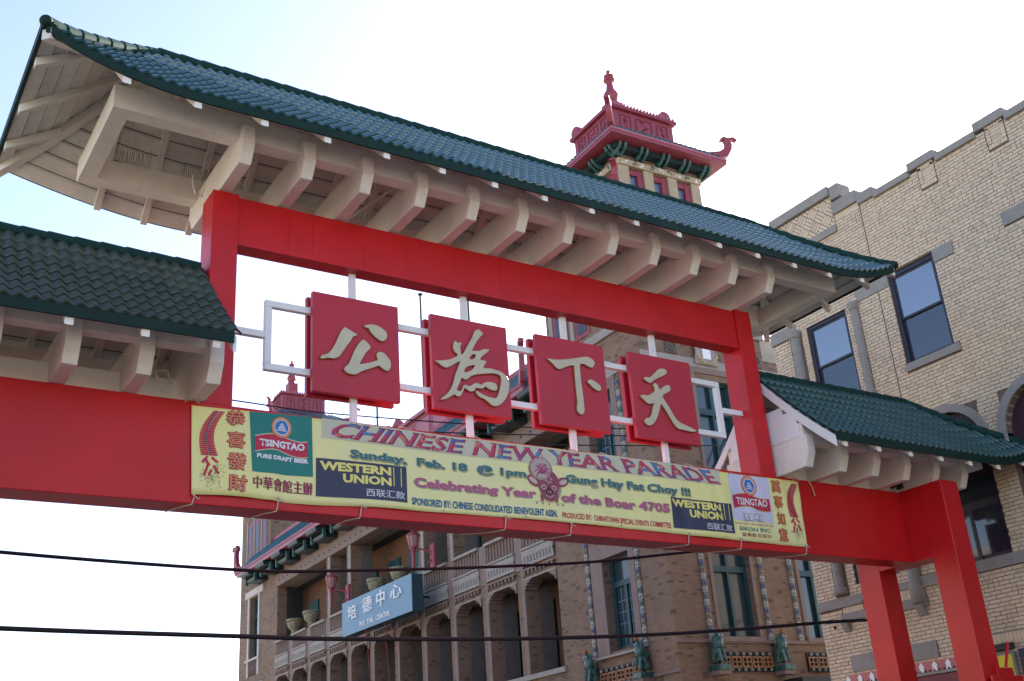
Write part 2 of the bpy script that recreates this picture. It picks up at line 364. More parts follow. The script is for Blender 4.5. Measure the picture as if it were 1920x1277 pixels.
    # rafters
    def rafter(x, side, t0=-.0, wd=.10, hh=.15):
        m = MB(); tt = [t0+(R.hw-t0)*i/6 for i in range(7)]; pv = []
        for t in tt:
            lo, hi = R.xr(max(t, 0))
            if x < lo-.02 or x > hi+.02: break
            p = R.P(x, max(t, 0), side); pv.append((p.y, p.z-.075 if t > .01 else p.z-.075))
        if len(pv) < 2: return
        low = [(y, z-hh) for y, z in pv]
        low[0] = (low[0][0], low[0][1]+.0)
        m.prism(pv+low[::-1], 'x', x-wd/2, x+wd/2); m.obj('rafter', CREAM, deck, bevel=.006)
    for x in rafter_x:
        rafter(x, -1)
    for x in (back_x or rafter_x): rafter(x, 1, .03, .10, .085)
    for hip, xe, sg in ((R.h0, R.x0, 1), (R.h1, R.x1, -1)):
        if not hip: continue
        for f in (-.62, -.02, .58):
            y = R.yc+R.hw*f; run = R.hw-abs(y-R.yc); m = MB(); pv = []
            for x in (xe, xe+sg*run*.96): pv.append((x, R.z(x, y)-.078-(.02 if x != xe else 0)))
            xm = xe+sg*run*.5; ex = (pv[0][1]+pv[1][1])/2-(R.z(xm, y)-.078); pv = [(a, b-max(0, ex)*.7) for a, b in pv]
            m.prism(pv+[(x, z-.13) for x, z in pv[::-1]], 'y', y-.05, y+.05); m.obj('rafter', CREAM, deck, bevel=.006)
        for side in (-1, 1):        # hip rafters
            m = MB(); pts = []
            for i in range(7):
                t = R.hw*i/6*.98+.01; x = xe+sg*t; p = R.P(xe+sg*.01, .01, side, -.13).lerp(R.P(xe+sg*R.hw*.98, R.hw*.98, side, -.13), i/6)-Vector((0, 0, .10*sin(pi*i/6)))
                d = Vector((sg, -side, 0)).normalized(); nrm = Vector((-d.y, d.x, 0))*.06
                pts.append([p-nrm+Vector((0, 0, .06)), p+nrm+Vector((0, 0, .06)), p+nrm-Vector((0, 0, .10)), p-nrm-Vector((0, 0, .10))])
            for i in range(6):
                a, b = pts[i], pts[i+1]
                m.add(a+b, [(0, 1, 5, 4), (1, 2, 6, 5), (2, 3, 7, 6), (3, 0, 4, 7)]+([(3, 2, 1, 0)] if i == 0 else [])+([(4, 5, 6, 7)] if i == 5 else []))
            m.obj('hip_rafter', CREAM, deck)
    # ridge and hip caps
    capm = MB(); capm.lathe([(.075, 0), (.085, .02), (.07, .34)], (0, 0, 0), 10); cm = capm.mesh('ridge_cap'); cm.materials.append(CAPM)
    def caps(a, b):
        n = max(1, round((b-a).length/.33)); d = (b-a).normalized(); k_ = (b-a).length/n/.33*1.06
        for i in range(n):
            p = a+(b-a)*i/n; M = Matrix.Translation(p) @ d.to_track_quat('Z', 'Y').to_matrix().to_4x4() @ Matrix.Diagonal((1, 1, k_, 1)); inst('ridge_cap', cm, M, deck)
    lo, hi = R.xr(R.hw); zr = Vector((0, 0, .03))
    caps(R.P(lo, R.hw, -1)+zr, R.P(hi, R.hw, -1)+zr)
    for hip, xe, sg in ((R.h0, R.x0, 1), (R.h1, R.x1, -1)):
        if hip:
            for side in (-1, 1):
                pp = [R.P(xe+sg*R.hw*i/8, R.hw*i/8, side)+zr*.5+Vector((0, 0, .075*sin(pi*i/8))) for i in range(9)]
                for a, b in zip(pp[:-1], pp[1:]): caps(a, b)
                MBk = MB().ball(pp[0]+Vector((-sg*.01, side*.01, 0)), .085, 10, 6); MBk.obj('finial', FASC, deck, smooth=True)
    return deck
def lay_tiles(R, deck, tmat, quota, bias):
    tm, tv, tf = tile_mesh(TW, ROW+.03); tm.materials.append(tmat)
    al = tiles_for(R, -1); back = tiles_for(R, 1)
    al.sort(key=lambda q: (q[1]-CAM).length if (-40 < px(q[1])[0] < 1960 and -40 < px(q[1])[1] < 1320) else 1e3)
    for M, p, L in al[:quota]: inst('tile', tm, M, deck)
    mb = MB()
    for M, p, L in al[quota:]+back:
        mb.add([M @ Vector(v) for v in tv], tf)
    # hips laid with the same tile
    for hip, xe, sg in ((R.h0, R.x0, 1), (R.h1, R.x1, -1)):
        if not hip: continue
        nrow = 8; dt = R.hw/nrow
        for r in range(nrow):
            t = r*dt; ny = int(2*(R.hw-t-dt/2)/TW)
            for i in range(ny):
                y = R.yc-ny*TW/2+(i+.5)*TW; x = xe+sg*t; x2 = xe+sg*(t+dt)
                p0 = Vector((x, y, R.z(x, y))); p1 = Vector((x2, y, R.z(x2, y))); yv = (p1-p0).normalized(); xv = Vector((0, -sg, 0)); zv = xv.cross(yv)
                M = Matrix(((xv.x, yv.x, zv.x, p0.x), (xv.y, yv.y, zv.y, p0.y), (xv.z, yv.z, zv.z, p0.z), (0, 0, 0, 1)))
                mb.add([M @ Vector(v) for v in tv], tf)
    o = mb.obj('tiles_beyond', tmat, deck, smooth=True); o['kind'] = 'stuff'

# ------------------------------------------------------------------ the gate
G = empty('chinatown_gate', (5.19, .24, 0))
tag(G, 'red post and beam gate spanning the street under three green tiled roofs', 'gate')
CX = 5.19
# upper posts and beam
for x0 in (0, 10.0):
    MB().box(x0, x0+.3775, 0, .477, 6.785, 10.025).obj('upper_post', RED, G, bevel=.008)
MB().box(.375, 10.003, .052, .33, 9.236, 9.998).obj('upper_beam', RED, G)
xs = [.379, 1.15, 1.52, 2.35, 3.1, 3.95, 4.8, 5.55, 6.3, 7.2, 7.95, 8.75, 9.4, 9.998]
for a, b in zip(xs[:-1], xs[1:]):
    MB().box(a+.0012, b-.0012, .040, .0515, 9.233, 10.0).obj('beam_panel', RED, G)
# lower beam, portals
MB().box(-3.29, 13.675, 0, .469, 5.423, 6.788).obj('lower_beam', RED, G, bevel=.010)
for xa in (13.674, -3.79):
    MB().box(xa+.001, xa+.499, -.433, .825, 5.423, 6.789).obj('portal_beam', RED, G)
    for ya in (-.96, .826):
        MB().box(xa, xa+.50, ya, ya+.526, 0, 6.79).obj('leg', RED, G, bevel=.012)
MB().box(13.95, 14.42, -1.05, -.35, 3.05, 3.36).obj('leg_collar', RED, G, bevel=.01)
MB().tube([(14.30, -1.0, 3.38), (14.46, -1.03, 3.80)], .028, 6).obj('rod', RED, G)
MB().box(13.70, 14.58, -1.10, -1.055, 3.05, 3.22).obj('collar_plate', RED, G, bevel=.01)
# white tube frame round the four signs
rb = .05
def bar(x0, x1, z): MB().box(x0, x1, .24-rb*.9, .24+rb*.9, z-rb, z+rb).obj('tube_rail', WHITE, G, bevel=.008)
for zz in (8.49, 7.52): bar(.88, 9.50, zz)
for xv in (.88, 9.50-.10):
    MB().box(xv, xv+.10, .24-rb*.88, .24+rb*.88, 7.571, 8.439).obj('tube_rail', WHITE, G, bevel=.008)
bar(.378, .879, 8.0); bar(9.501, 9.999, 8.0)
# brackets under the main roof
def bracket(x, wd, y0, y1, zb, ch, zt, nm='bracket'):
    prof = [(y0+.15, zb), (y1-.15, zb), (y1, zb+ch), (y1, zt), (y0, zt), (y0, zb+ch)]
    MB().prism(prof, 'x', x, x+wd).obj(nm, CREAM, G, bevel=.012)
for i in range(12): bracket(.08+.9025*i, .18, -.955, 1.435, 10.028, .24, 10.56)
# frame (purlins)
fx0, fx1, fy0, fy1, fz0, fz1 = -1.62, 12.0, -.81, 1.29, 10.41, 10.77
MB().box(fx0, fx1, fy0, fy0+.24, fz0, fz1).obj('purlin', CREAM, G, bevel=.01)
MB().box(fx0, fx1, fy1-.24, fy1, fz0, fz1).obj('purlin', CREAM, G, bevel=.01)
MB().box(fx0+.003, fx0+.24, fy0+.241, fy1-.241, fz0+.003, fz1-.003).obj('purlin', CREAM, G, bevel=.01)
MB().box(fx1-.24, fx1-.003, fy0+.241, fy1-.241, fz0+.003, fz1-.003).obj('purlin', CREAM, G, bevel=.01)
main = Roof(-2.615, 12.95, .24, 1.76, 10.44, .88, .072, True, True, .42, 2.0)
deck = build_roof(main, G, TILE, [.19+.9025*i-1.805 for i in range(16)], 'main', [-1.17+.70*i for i in range(19)])
deck['label'] = 'long upper roof with upturned corners'
# side roofs
left = Roof(-6.05, -.10, .24, 1.64, 7.19, .85, .095, True, False, .42, 1.9)
right = Roof(10.48, 16.43, .24, 1.64, 7.19, .85, .095, False, True, .42, 1.9)
dl = build_roof(left, G, TILE2, [-.30-.85*i for i in range(7)], 'left')
dr = build_roof(right, G, TILE3, [10.70+.85*i for i in range(7)], 'right')
dl['label'] = 'lower left roof of weathered dark green tiles'; dr['label'] = 'lower right roof of blue green tiles'
lay_tiles(main, deck, TILE, 150, 0); lay_tiles(left, dl, TILE2, 108, 0); lay_tiles(right, dr, TILE3, 42, 0)
# barge boards on the open gables
for xg, dk in ((10.44, dr), (-.10, dl)):
    R_ = right if xg > 0 else left
    for side in (-1, 1):
        pv = [(R_.P(xg, t, side).y, R_.P(max(xg, R_.x0) if xg > 0 else R_.x1, t, side).z-.045) for t in [R_.hw*i/6 for i in range(7)]]
        low = [(y, z-.20) for y, z in pv]
        MB().prism(pv+low[::-1], 'x', xg, xg+.04).obj('barge_board', WHITE, dk, bevel=.004)
# side brackets and purlins
def side_set(xs_, wd, px0, px1):
    for x in xs_:
        prof = [(-.66, 6.795), (1.14, 6.795), (1.26, 7.05), (1.26, 7.36), (-.78, 7.36), (-.78, 7.05)]
        MB().prism(prof, 'x', x, x+wd).obj('bracket', CREAM, G, bevel=.012)
    MB().box(px0, px1, -.72, -.50, 7.24, 7.60).obj('purlin', CREAM, G, bevel=.01)
    MB().box(px0, px1, .98, 1.20, 7.24, 7.60).obj('purlin', CREAM, G, bevel=.01)
side_set([-.19-.862*i for i in range(6)], .185, -5.1, -.08)
side_set([10.44+.853*i for i in range(4)]+[13.84, 14.69], .185, 10.46, 15.48)
MB().box(15.24, 15.477, -.499, .979, 7.243, 7.597).obj('purlin', CREAM, G, bevel=.01)
for x0, x1 in ((-5.1, -.32), (10.62, 13.6)):
    MB().box(x0, x1, .12, .36, 6.792, 7.10).obj('wall_plate', CREAM, G, bevel=.01)
for xg in (10.442, -.188):
    MB().box(xg, xg+.183, -.62, 1.10, 7.363, 7.86).obj('gable_tie', WHITE if xg > 0 else CREAM, G, bevel=.01)
    MB().box(xg+.03, xg+.153, -.30, .80, 7.863, 8.02).obj('gable_tie', WHITE if xg > 0 else CREAM, G, bevel=.01)
MB().box(-.05, .0-.003, .12, .36, 7.62, 8.6).obj('king_post', CREAM, G)
# bird spikes on the rear purlin
random.seed(3)
for i in range(11):
    xa = -1.1+.9025*i if i < 2 else .35+.9025*(i-2)
    mb = MB(); n = 16
    for k in range(n):
        if i >= 2 and random.random() < .45: continue
        x = xa+.46*k/n; mb.tube([(x, 1.04+random.uniform(-.01, .01), 10.77), (x+random.uniform(-.02, .02), .99, 10.95)], .0035, 3, False)
    if mb.v:
        o = mb.obj('bird_spikes', CHROME, G); o['kind'] = 'stuff'
# loose fixtures under the roof: conduit, nest-like junk box, hook and cable
MB().tube([(3.12, -.5, 10.93), (2.3, 1.02, 10.45)], .022, 6).obj('conduit', CREAM, G)
MB().box(4.05, 4.42, -.45, .05, 10.86, 10.93).obj('junction_box', mat('rusty_panel', (.22, .12, .08), .8, .3, 8, .2), G)
MB().box(7.78, 8.12, -.45, .0, 10.86, 10.93).obj('junction_box', bpy.data.materials['rusty_panel'], G)
MB().tube([(-.22, .30, 10.36), (-.24, .22, 10.15), (-.2, .18, 9.98), (-.1, .2, 9.98), (-.06, .26, 10.16), (-.04, .3, 10.3)], .012, 5).obj('cable', CORD, G)
MB().tube([(-.60, .02, 6.98), (-.66, -.02, 7.12), (-.50, 0, 7.16), (-.42, .03, 7.0)], .015, 5).obj('cable', CORD, G)
MB().tube([(13.72, -.76, 7.25), (13.74, -.80, 7.05), (13.66, -.72, 6.92)], .010, 5).obj('cable', CORD, G)
for k, xx in enumerate((13.28, 13.47)):
    MB().box(xx, xx+.06, -.25, -.12, 6.795, 6.97).obj('floodlight', BLACK, G)

# ------------------------------------------------------------------ four character signs
GY = {}
GY['gong'] = [[(-.20,.27),(-.16,.25),(-.02,.19),(-.03,.17),(-.08,.14),(-.12,.07),(-.20,-.05),(-.28,-.18),(-.32,-.22),(-.39,-.25),(-.46,-.25),(-.53,-.27),(-.58,-.28),(-.57,-.24),(-.53,-.22),(-.46,-.18),(-.40,-.10),(-.34,.02),(-.29,.14),(-.25,.22)],
 [(.11,.35),(.18,.38),(.25,.39),(.34,.38),(.42,.34),(.47,.29),(.47,.22),(.43,.17),(.39,.15),(.33,.17),(.26,.22),(.21,.27),(.18,.32),(.13,.33)],
 [(.09,.12),(.14,.09),(.19,.04),(.19,0),(.12,-.08),(.07,-.17),(.02,-.27),(.05,-.27),(.18,-.23),(.29,-.18),(.32,-.16),(.30,-.09),(.32,-.05),(.37,-.03),(.43,-.05),(.48,-.10),(.52,-.16),(.52,-.24),(.49,-.30),(.44,-.31),(.38,-.28),(.33,-.25),(.26,-.28),(.16,-.33),(.05,-.38),(-.04,-.44),(-.11,-.45),(-.17,-.44),(-.22,-.40),(-.21,-.36),(-.15,-.30),(-.11,-.21),(-.06,-.09),(-.01,.01),(.05,.09)]]
GY['wei'] = [[(.14,.64),(.18,.62),(.22,.58),(.20,.55),(.15,.50),(.08,.40),(.01,.28),(0,.25),(.07,.26),(.14,.27),(.21,.31),(.26,.32),(.31,.32),(.30,.29),(.24,.24),(.17,.18),(.14,.12),(.21,.12),(.25,.11),(.22,.06),(.19,0),(.22,-.01),(.32,0),(.42,-.01),(.50,-.02),(.59,-.07),(.64,-.14),(.65,-.23),(.62,-.36),(.56,-.47),(.48,-.56),(.39,-.61),(.31,-.61),(.25,-.57),(.17,-.52),(.09,-.50),(.04,-.45),(.03,-.42),(.07,-.42),(.16,-.46),(.25,-.48),(.35,-.49),(.41,-.46),(.46,-.35),(.50,-.22),(.51,-.12),(.47,-.08),(.37,-.07),(.25,-.09),(.11,-.12),(.01,-.15),(-.06,-.19),(-.10,-.23),(-.16,-.25),(-.21,-.23),(-.25,-.31),(-.31,-.44),(-.27,-.46),(-.23,-.45),(-.19,-.37),(-.16,-.34),(-.12,-.35),(-.05,-.34),(0,-.30),(.07,-.28),(.13,-.30),(.20,-.25),(.30,-.23),(.39,-.24),(.42,-.28),(.41,-.34),(.35,-.36),(.26,-.34),(.21,-.31),(.16,-.35),(.10,-.36),(.03,-.36),(.01,-.40),(-.04,-.43),(-.09,-.43),(-.17,-.39),(-.21,-.47),(-.26,-.54),(-.32,-.54),(-.35,-.52),(-.42,-.56),(-.50,-.61),(-.59,-.64),(-.56,-.60),(-.48,-.53),(-.41,-.44),(-.36,-.33),(-.32,-.20),(-.26,-.06),(-.22,.04),(-.27,.02),(-.36,-.04),(-.46,-.10),(-.54,-.09),(-.60,-.05),(-.65,-.02),(-.55,0),(-.43,.03),(-.33,.08),(-.25,.14),(-.30,.18),(-.33,.25),(-.32,.33),(-.29,.37),(-.25,.34),(-.18,.36),(-.21,.29),(-.21,.24),(-.20,.16),(-.15,.19),(-.07,.33),(.02,.48),(.07,.59)]]
HOLES = {'wei': [[(0,.19),(.05,.20),(.07,.18),(.04,.13),(-.01,.10),(-.05,.10),(-.05,.13)], [(-.10,-.03),(-.01,.01),(.04,.02),(.02,-.03),(-.04,-.09),(-.12,-.13),(-.16,-.13),(-.15,-.08)]]}
GY['xia'] = [[(-.50,.35),(-.39,.35),(-.20,.38),(0,.43),(.21,.49),(.32,.51),(.41,.48),(.45,.43),(.43,.38),(.39,.33),(.31,.34),(.24,.37),(.14,.35),(.13,.21),(.13,.03),(.14,-.19),(.14,-.37),(.14,-.46),(.11,-.52),(.06,-.54),(.01,-.50),(0,-.43),(.02,-.34),(.02,-.16),(.02,.03),(.02,.21),(.02,.31),(-.09,.29),(-.18,.25),(-.29,.20),(-.35,.22),(-.41,.28),(-.47,.32)],
 [(.28,.08),(.34,.11),(.42,.08),(.50,.04),(.53,-.01),(.51,-.06),(.46,-.07),(.37,-.03),(.30,.03),(.27,.05)]]
GY['tian'] = [[(-.44,.31),(-.40,.33),(-.30,.34),(-.22,.41),(-.14,.48),(-.07,.53),(.02,.55),(.09,.53),(.09,.48),(.02,.43),(-.10,.37),(-.21,.31),(-.31,.24),(-.37,.25),(-.42,.28)],
 [(-.25,.21),(-.21,.25),(-.15,.22),(-.14,.17),(-.10,.15),(.01,.23),(.10,.25),(.13,.21),(.11,.15),(.02,.10),(-.07,.04),(-.05,-.03),(.03,-.14),(.10,-.26),(.18,-.37),(.26,-.42),(.38,-.45),(.52,-.49),(.60,-.53),(.48,-.55),(.34,-.54),(.20,-.53),(.14,-.49),(.08,-.41),(0,-.28),(-.08,-.17),(-.13,-.12),(-.17,-.21),(-.23,-.34),(-.30,-.45),(-.37,-.52),(-.44,-.55),(-.50,-.54),(-.54,-.49),(-.50,-.43),(-.42,-.41),(-.36,-.33),(-.32,-.21),(-.28,-.12),(-.35,-.15),(-.42,-.15),(-.49,-.10),(-.56,-.04),(-.51,-.01),(-.41,-.01),(-.31,.04),(-.23,.11),(-.23,.17)]]
def glyph(name, polys, holes, ox, oz, yb, th, m1, parent):
    # smooth closed outlines, filled and given thickness with a small bevel
    cu = bpy.data.curves.new('t', 'CURVE'); cu.dimensions = '2D'; cu.fill_mode = 'BOTH'; cu.extrude = th/2-.008; cu.bevel_depth = .008; cu.bevel_resolution = 1; cu.resolution_u = 3
    for poly in polys+holes:
        sp = cu.splines.new('BEZIER'); sp.bezier_points.add(len(poly)-1); n = len(poly)
        for i, p in enumerate(poly):
            b = sp.bezier_points[i]; a = Vector(poly[i-1]); c = Vector(poly[(i+1) % n]); q = Vector(p); t = (c-a)*.14
            b.co = (p[0], p[1], 0); b.handle_left = (q.x-t.x, q.y-t.y, 0); b.handle_right = (q.x+t.x, q.y+t.y, 0)
        sp.use_cyclic_u = True
    o = bpy.data.objects.new('t', cu); COL.objects.link(o)
    me = bpy.data.meshes.new_from_object(o.evaluated_get(bpy.context.evaluated_depsgraph_get())); bpy.data.objects.remove(o); bpy.data.curves.remove(cu)
    me.materials.clear(); me.materials.append(m1); me.materials.append(GOLDE)
    for p in me.polygons: p.material_index = 0 if abs(p.normal.z) > .95 else 1
    ob = bpy.data.objects.new(name, me); COL.objects.link(ob); ob.parent = parent
    org = origin(parent); M = Matrix.Translation(Vector((ox, yb-th/2, oz))-org) @ Matrix.Rotation(pi/2, 4, 'X'); ob.matrix_local = M
    return ob
for k, (nm, desc) in enumerate((('gong', 'red square sign with gold two-dot open character, leftmost of the four above the banner'), ('wei', 'red square sign with dense many-stroke gold character, second from left above the banner'),
                                ('xia', 'red square sign with gold T-shaped character and one dot, third from left above the banner'), ('tian', 'red square sign with gold sweeping character, nearest the right red post'))):
    cx = [2.24, 4.18, 6.12, 8.05][k]; s_ = empty('character_sign', (cx, .24, 7.21)); tag(s_, desc, 'sign', 'four red character signs hung in the upper opening')
    MB().box(cx-.69, cx+.69, .09, .175, 7.21, 8.76).obj('front_panel', RED2, s_, bevel=.006)
    MB().box(cx-.69, cx+.69, .305, .39, 7.21, 8.76).obj('back_panel', RED2, s_, bevel=.006)
    for zz in (8.49, 7.52):
        for e in (-1, 1): MB().box(cx+e*.64-.035, cx+e*.64+.035, .1755, .3045, zz+.051, zz+.085).obj('clamp', RED2, s_)
    MB().box(cx-.05, cx+.05, .20, .28, 6.789, 9.235).obj('post', WHITE, s_, bevel=.008)
    for pi_, poly in enumerate(GY[nm]):
        glyph('brush_stroke', [poly], HOLES.get(nm, []) if pi_ == 0 else [], cx, 7.98, .0895, .042, GOLD, s_)

# ------------------------------------------------------------------ the banner
def fold(x, z):
    t = (z-5.53)/1.24; r = max(0, (x-5.2)/5.6)
    d = .010*sin(2.1*x+1.5*z)+.006*sin(5.3*x-2.2*z)
    d += r*(.010*sin(13*x+6.5*z)+.007*sin(21*x+4*z+1.2))*(.45+.55*sin(2.2*z+.7)**2)
    d += .026*math.exp(-((x-.93-.12*t)/.10)**2)*(1-t*.45)-.014*math.exp(-((x-1.14)/.10)**2)*(1-t*.6)
    d += .02*(1-t)*math.exp(-((x-.55)/.35)**2)
    return d
def bmap(x, z, layer):
    t = (z-5.53)/1.24
    zz = z+.022*(1-t)*sin(2.9*x+.4)*math.exp(-((x-1)/1.6)**2)+.012*t*sin(1.1*x)-.008*(1-t)*sin(.9*x)
    return (x, -.028-fold(x, z)-.0032*layer, zz)
BN = empty('parade_banner', (5.34, -.03, 5.53)); tag(BN, 'long yellow vinyl parade banner printed with text, tied along the lower red beam', 'banner')
def bfinish(bm, name, m, layer):
    # slice finely so that the print follows the folds
    x0 = min(v.co.x for v in bm.verts); x1 = max(v.co.x for v in bm.verts); step = .035; x = math.ceil(x0/step)*step
    z0 = min(v.co.y for v in bm.verts); z1 = max(v.co.y for v in bm.verts)
    while x < x1:
        bmesh.ops.bisect_plane(bm, geom=bm.verts[:]+bm.edges[:]+bm.faces[:], plane_co=(x, 0, 0), plane_no=(1, 0, 0)); x += step
    z = math.ceil(z0/.12)*.12
    while z < z1:
        bmesh.ops.bisect_plane(bm, geom=bm.verts[:]+bm.edges[:]+bm.faces[:], plane_co=(0, z, 0), plane_no=(0, 1, 0)); z += .12
    org = origin(BN)
    for v in bm.verts:
        v.co = Vector(bmap(v.co.x, v.co.y, layer))-org
    me = bpy.data.meshes.new(name); bm.to_mesh(me); bm.free(); me.materials.append(m); me.polygons.foreach_set('use_smooth', [True]*len(me.polygons))
    o = bpy.data.objects.new(name, me); COL.objects.link(o); o.parent = BN; return o
def brect(name, pts, m, layer):
    bm = bmesh.new(); bm.faces.new([bm.verts.new((x, z, 0)) for x, z in pts]); return bfinish(bm, name, m, layer)
def text_mesh(s, bold=0, res=2):
    cu = bpy.data.curves.new('t', 'FONT'); cu.body = s; cu.offset = bold; cu.resolution_u = res; cu.fill_mode = 'FRONT'; cu.size = 1
    o = bpy.data.objects.new('t', cu); COL.objects.link(o)
    me = bpy.data.meshes.new_from_object(o.evaluated_get(bpy.context.evaluated_depsgraph_get())); bpy.data.objects.remove(o); bpy.data.curves.remove(cu)
    return me
def fit_text(s, x0, x1, z0, z1, bold=0, shear=0, spread=None):
    me = text_mesh(s, bold); xs_ = [v.co.x for v in me.vertices]; ys_ = [v.co.y for v in me.vertices]
    ax, bx, ay, by = min(xs_), max(xs_), min(ys_), max(ys_); bm = bmesh.new(); bm.from_mesh(me); bpy.data.meshes.remove(me)
    for v in bm.verts:
        u = (v.co.x-ax)/(bx-ax); t = (v.co.y-ay)/(by-ay)
        sh = spread(u) if spread else shear
        v.co = Vector((x0+u*(x1-x0)+sh*(t-.5)*(z1-z0), z0+t*(z1-z0), 0))
    return bm
def btext(s, x0, x1, z0, z1, m, layer, bold=.0, shear=0, spread=None, shadow=None, name='lettering'):
    if shadow:
        bfinish(fit_text(s, x0+.014, x1+.018, z0-.020, z1-.008, bold+.02, shear, spread), name, shadow, layer-1)
    return bfinish(fit_text(s, x0, x1, z0, z1, bold, shear, spread), name, m, layer)
def ink(name, c, rough=.45): return mat('print_'+name, c, rough, .04, 3, 0, spec=.4)
VINYL = mat('yellow_vinyl', (.82, .80, .42), .42, .05, .5, .04, 6, spec=.4, col2=(.84, .80, .30))
I_TEAL = ink('teal', (.03, .16, .19)); I_MAR = ink('magenta', (.47, .09, .20)); I_RED = ink('red', (.50, .02, .06)); I_BLUE = ink('blue', (.01, .12, .28)); I_GRN = ink('green', (.01, .20, .17))
I_WHT = ink('white', (.75, .75, .78)); I_NAVY = ink('navy', (.035, .045, .09)); I_YEL = ink('yellow', (.80, .72, .20)); I_ORG = ink('orange', (.72, .24, .10)); I_DKR = ink('brown', (.16, .03, .02)); I_BRN = ink('maroon', (.26, .03, .07))
I_SHD = ink('shade', (.34, .33, .18)); I_SHP = ink('pinkshade', (.33, .24, .26)); I_GRY = ink('grey', (.16, .17, .24)); I_BLK = ink('black', (.03, .04, .045)); I_LBL = ink('lightblue', (.02, .17, .52)); I_TAN = ink('tan', (.56, .54, .40)); I_LVN = ink('lavender', (.60, .60, .74)); I_GLD = ink('gold', (.55, .40, .15))
BF = (5.52, 6.77)
bm_ = bmesh.new()
vs_ = [bm_.verts.new(p) for p in ((-.16, 5.53, 0), (10.82, 5.57, 0), (10.87, 6.745, 0), (-.17, 6.72, 0))]
# slightly arched upper edge
bm_.free(); bm_ = bmesh.new()
top = [(-.17+11.04*i/20, 6.72+.045*sin(pi*i/20)) for i in range(21)]; bot = [(-.12+10.94*i/20, 5.53+.06*sin(pi*i/20)) for i in range(21)]
bm_.faces.new([bm_.verts.new((x, z, 0)) for x, z in bot+top[::-1]])
sheet_ = bfinish(bm_, 'banner_sheet', VINYL, 0); sheet_.modifiers.new('t', 'SOLIDIFY').thickness = -.002
# hem edges
brect('hem', [(-.165, 6.705), (-.165, 6.72), (10.85, 6.742), (10.85, 6.725)], I_YEL, 1)
# left characters
def han_box(s, x0, x1, z0, z1, m, edge, layer=4, bold=.03):
    for k in range(8):
        a = k*pi/4; e = .013; bfinish(fit_text(s, x0+e*cos(a), x1+e*cos(a), z0+e*sin(a), z1+e*sin(a), 0), 'lettering', edge, layer-1.6+.07*k)
    for k, (a, b) in enumerate(((-.004, 0), (.004, .002), (0, -.003))): bfinish(fit_text(s, x0+a, x1+a, z0+b, z1+b, 0), 'lettering', m, layer+.1*k)
for s_c, x0, x1, z0, z1 in (('恭', .30, .54, 6.51, 6.71), ('喜', .32, .55, 6.20, 6.41), ('發', .33, .57, 5.90, 6.12), ('財', .35, .59, 5.61, 5.82)): han_box(s_c, x0, x1, z0, z1, I_ORG, I_BRN)
for s_c, x0, x1, z0, z1 in (('萬', 10.18, 10.38, 6.49, 6.70), ('事', 10.19, 10.39, 6.21, 6.42), ('如', 10.20, 10.40, 5.91, 6.12), ('意', 10.19, 10.39, 5.61, 5.83)): han_box(s_c, x0, x1, z0, z1, I_ORG, I_DKR)
# firecracker strings
def crackers(mx):
    n = 22
    def cxy(t):   # centre line
        return (.195-.13*t-.10*sin(pi*t)*(1-.2*t)+.03*t*t, 6.685-.63*t)
    for i in range(n):
        t = i/n; c = cxy(t); w_ = .075+.035*t; h = .63/n*.93
        for sgn in (-1, 1):
            a = [(c[0]+sgn*.008, c[1]), (c[0]+sgn*w_, c[1]-.004), (c[0]+sgn*w_, c[1]-h), (c[0]+sgn*.008, c[1]-h)]
            brect('print', [mx(*p) for p in a], I_RED, 2)
    pts = [cxy(i/12) for i in range(13)]
    brect('print', [mx(x-.007, z) for x, z in pts]+[mx(x+.007, z) for x, z in pts[::-1]], I_TEAL, 3)
    for (x, z, a, l) in ((.03, 6.0, .9, .11), (.06, 5.97, 2.2, .12), (.16, 6.0, -.7, .11), (.05, 5.86, 1.25, .16), (.18, 5.87, -1.0, .13), (.10, 5.82, 1.3, .08)):
        d = Vector((cos(a), sin(a)))*l/2; nn = Vector((-sin(a), cos(a)))*.016
        brect('print', [mx(x+s1*d.x+s2*nn.x, z+s1*d.y+s2*nn.y) for s1, s2 in ((-1, -1), (1, -1), (1, 1), (-1, 1))], I_RED, 3)
    rr = random.Random(5)
    bm = bmesh.new()
    for k in range(130):
        a = rr.uniform(0, 2*pi); q = rr.choice(((.08, 5.78), (.15, 5.70), (.22, 5.86))); r = rr.uniform(.02, .12); x = q[0]+r*cos(a); z = q[1]+r*.8*sin(a); e = rr.uniform(.003, .008)
        p = [mx(x-e, z-e), mx(x+e, z-e), mx(x+e, z+e*.6), mx(x-e, z+e)]; bm.faces.new([bm.verts.new((u, v, 0)) for u, v in p])
    o = bfinish(bm, 'print', I_SHD, 2); o['kind'] = 'stuff'
    bm = bmesh.new()
    for k in range(30):
        x = rr.uniform(.0, .27); z = rr.uniform(5.62, 5.95); e = rr.uniform(.003, .005); p = [mx(x-e, z-e), mx(x+e, z-e), mx(x+e, z+e), mx(x-e, z+e)]
        bm.faces.new([bm.verts.new((u, v, 0)) for u, v in p])
    o = bfinish(bm, 'print', I_BRN, 4); o['kind'] = 'stuff'
crackers(lambda x, z: (x, z)); crackers(lambda x, z: (x+.52+10.03-.02*(6.69-z), z))
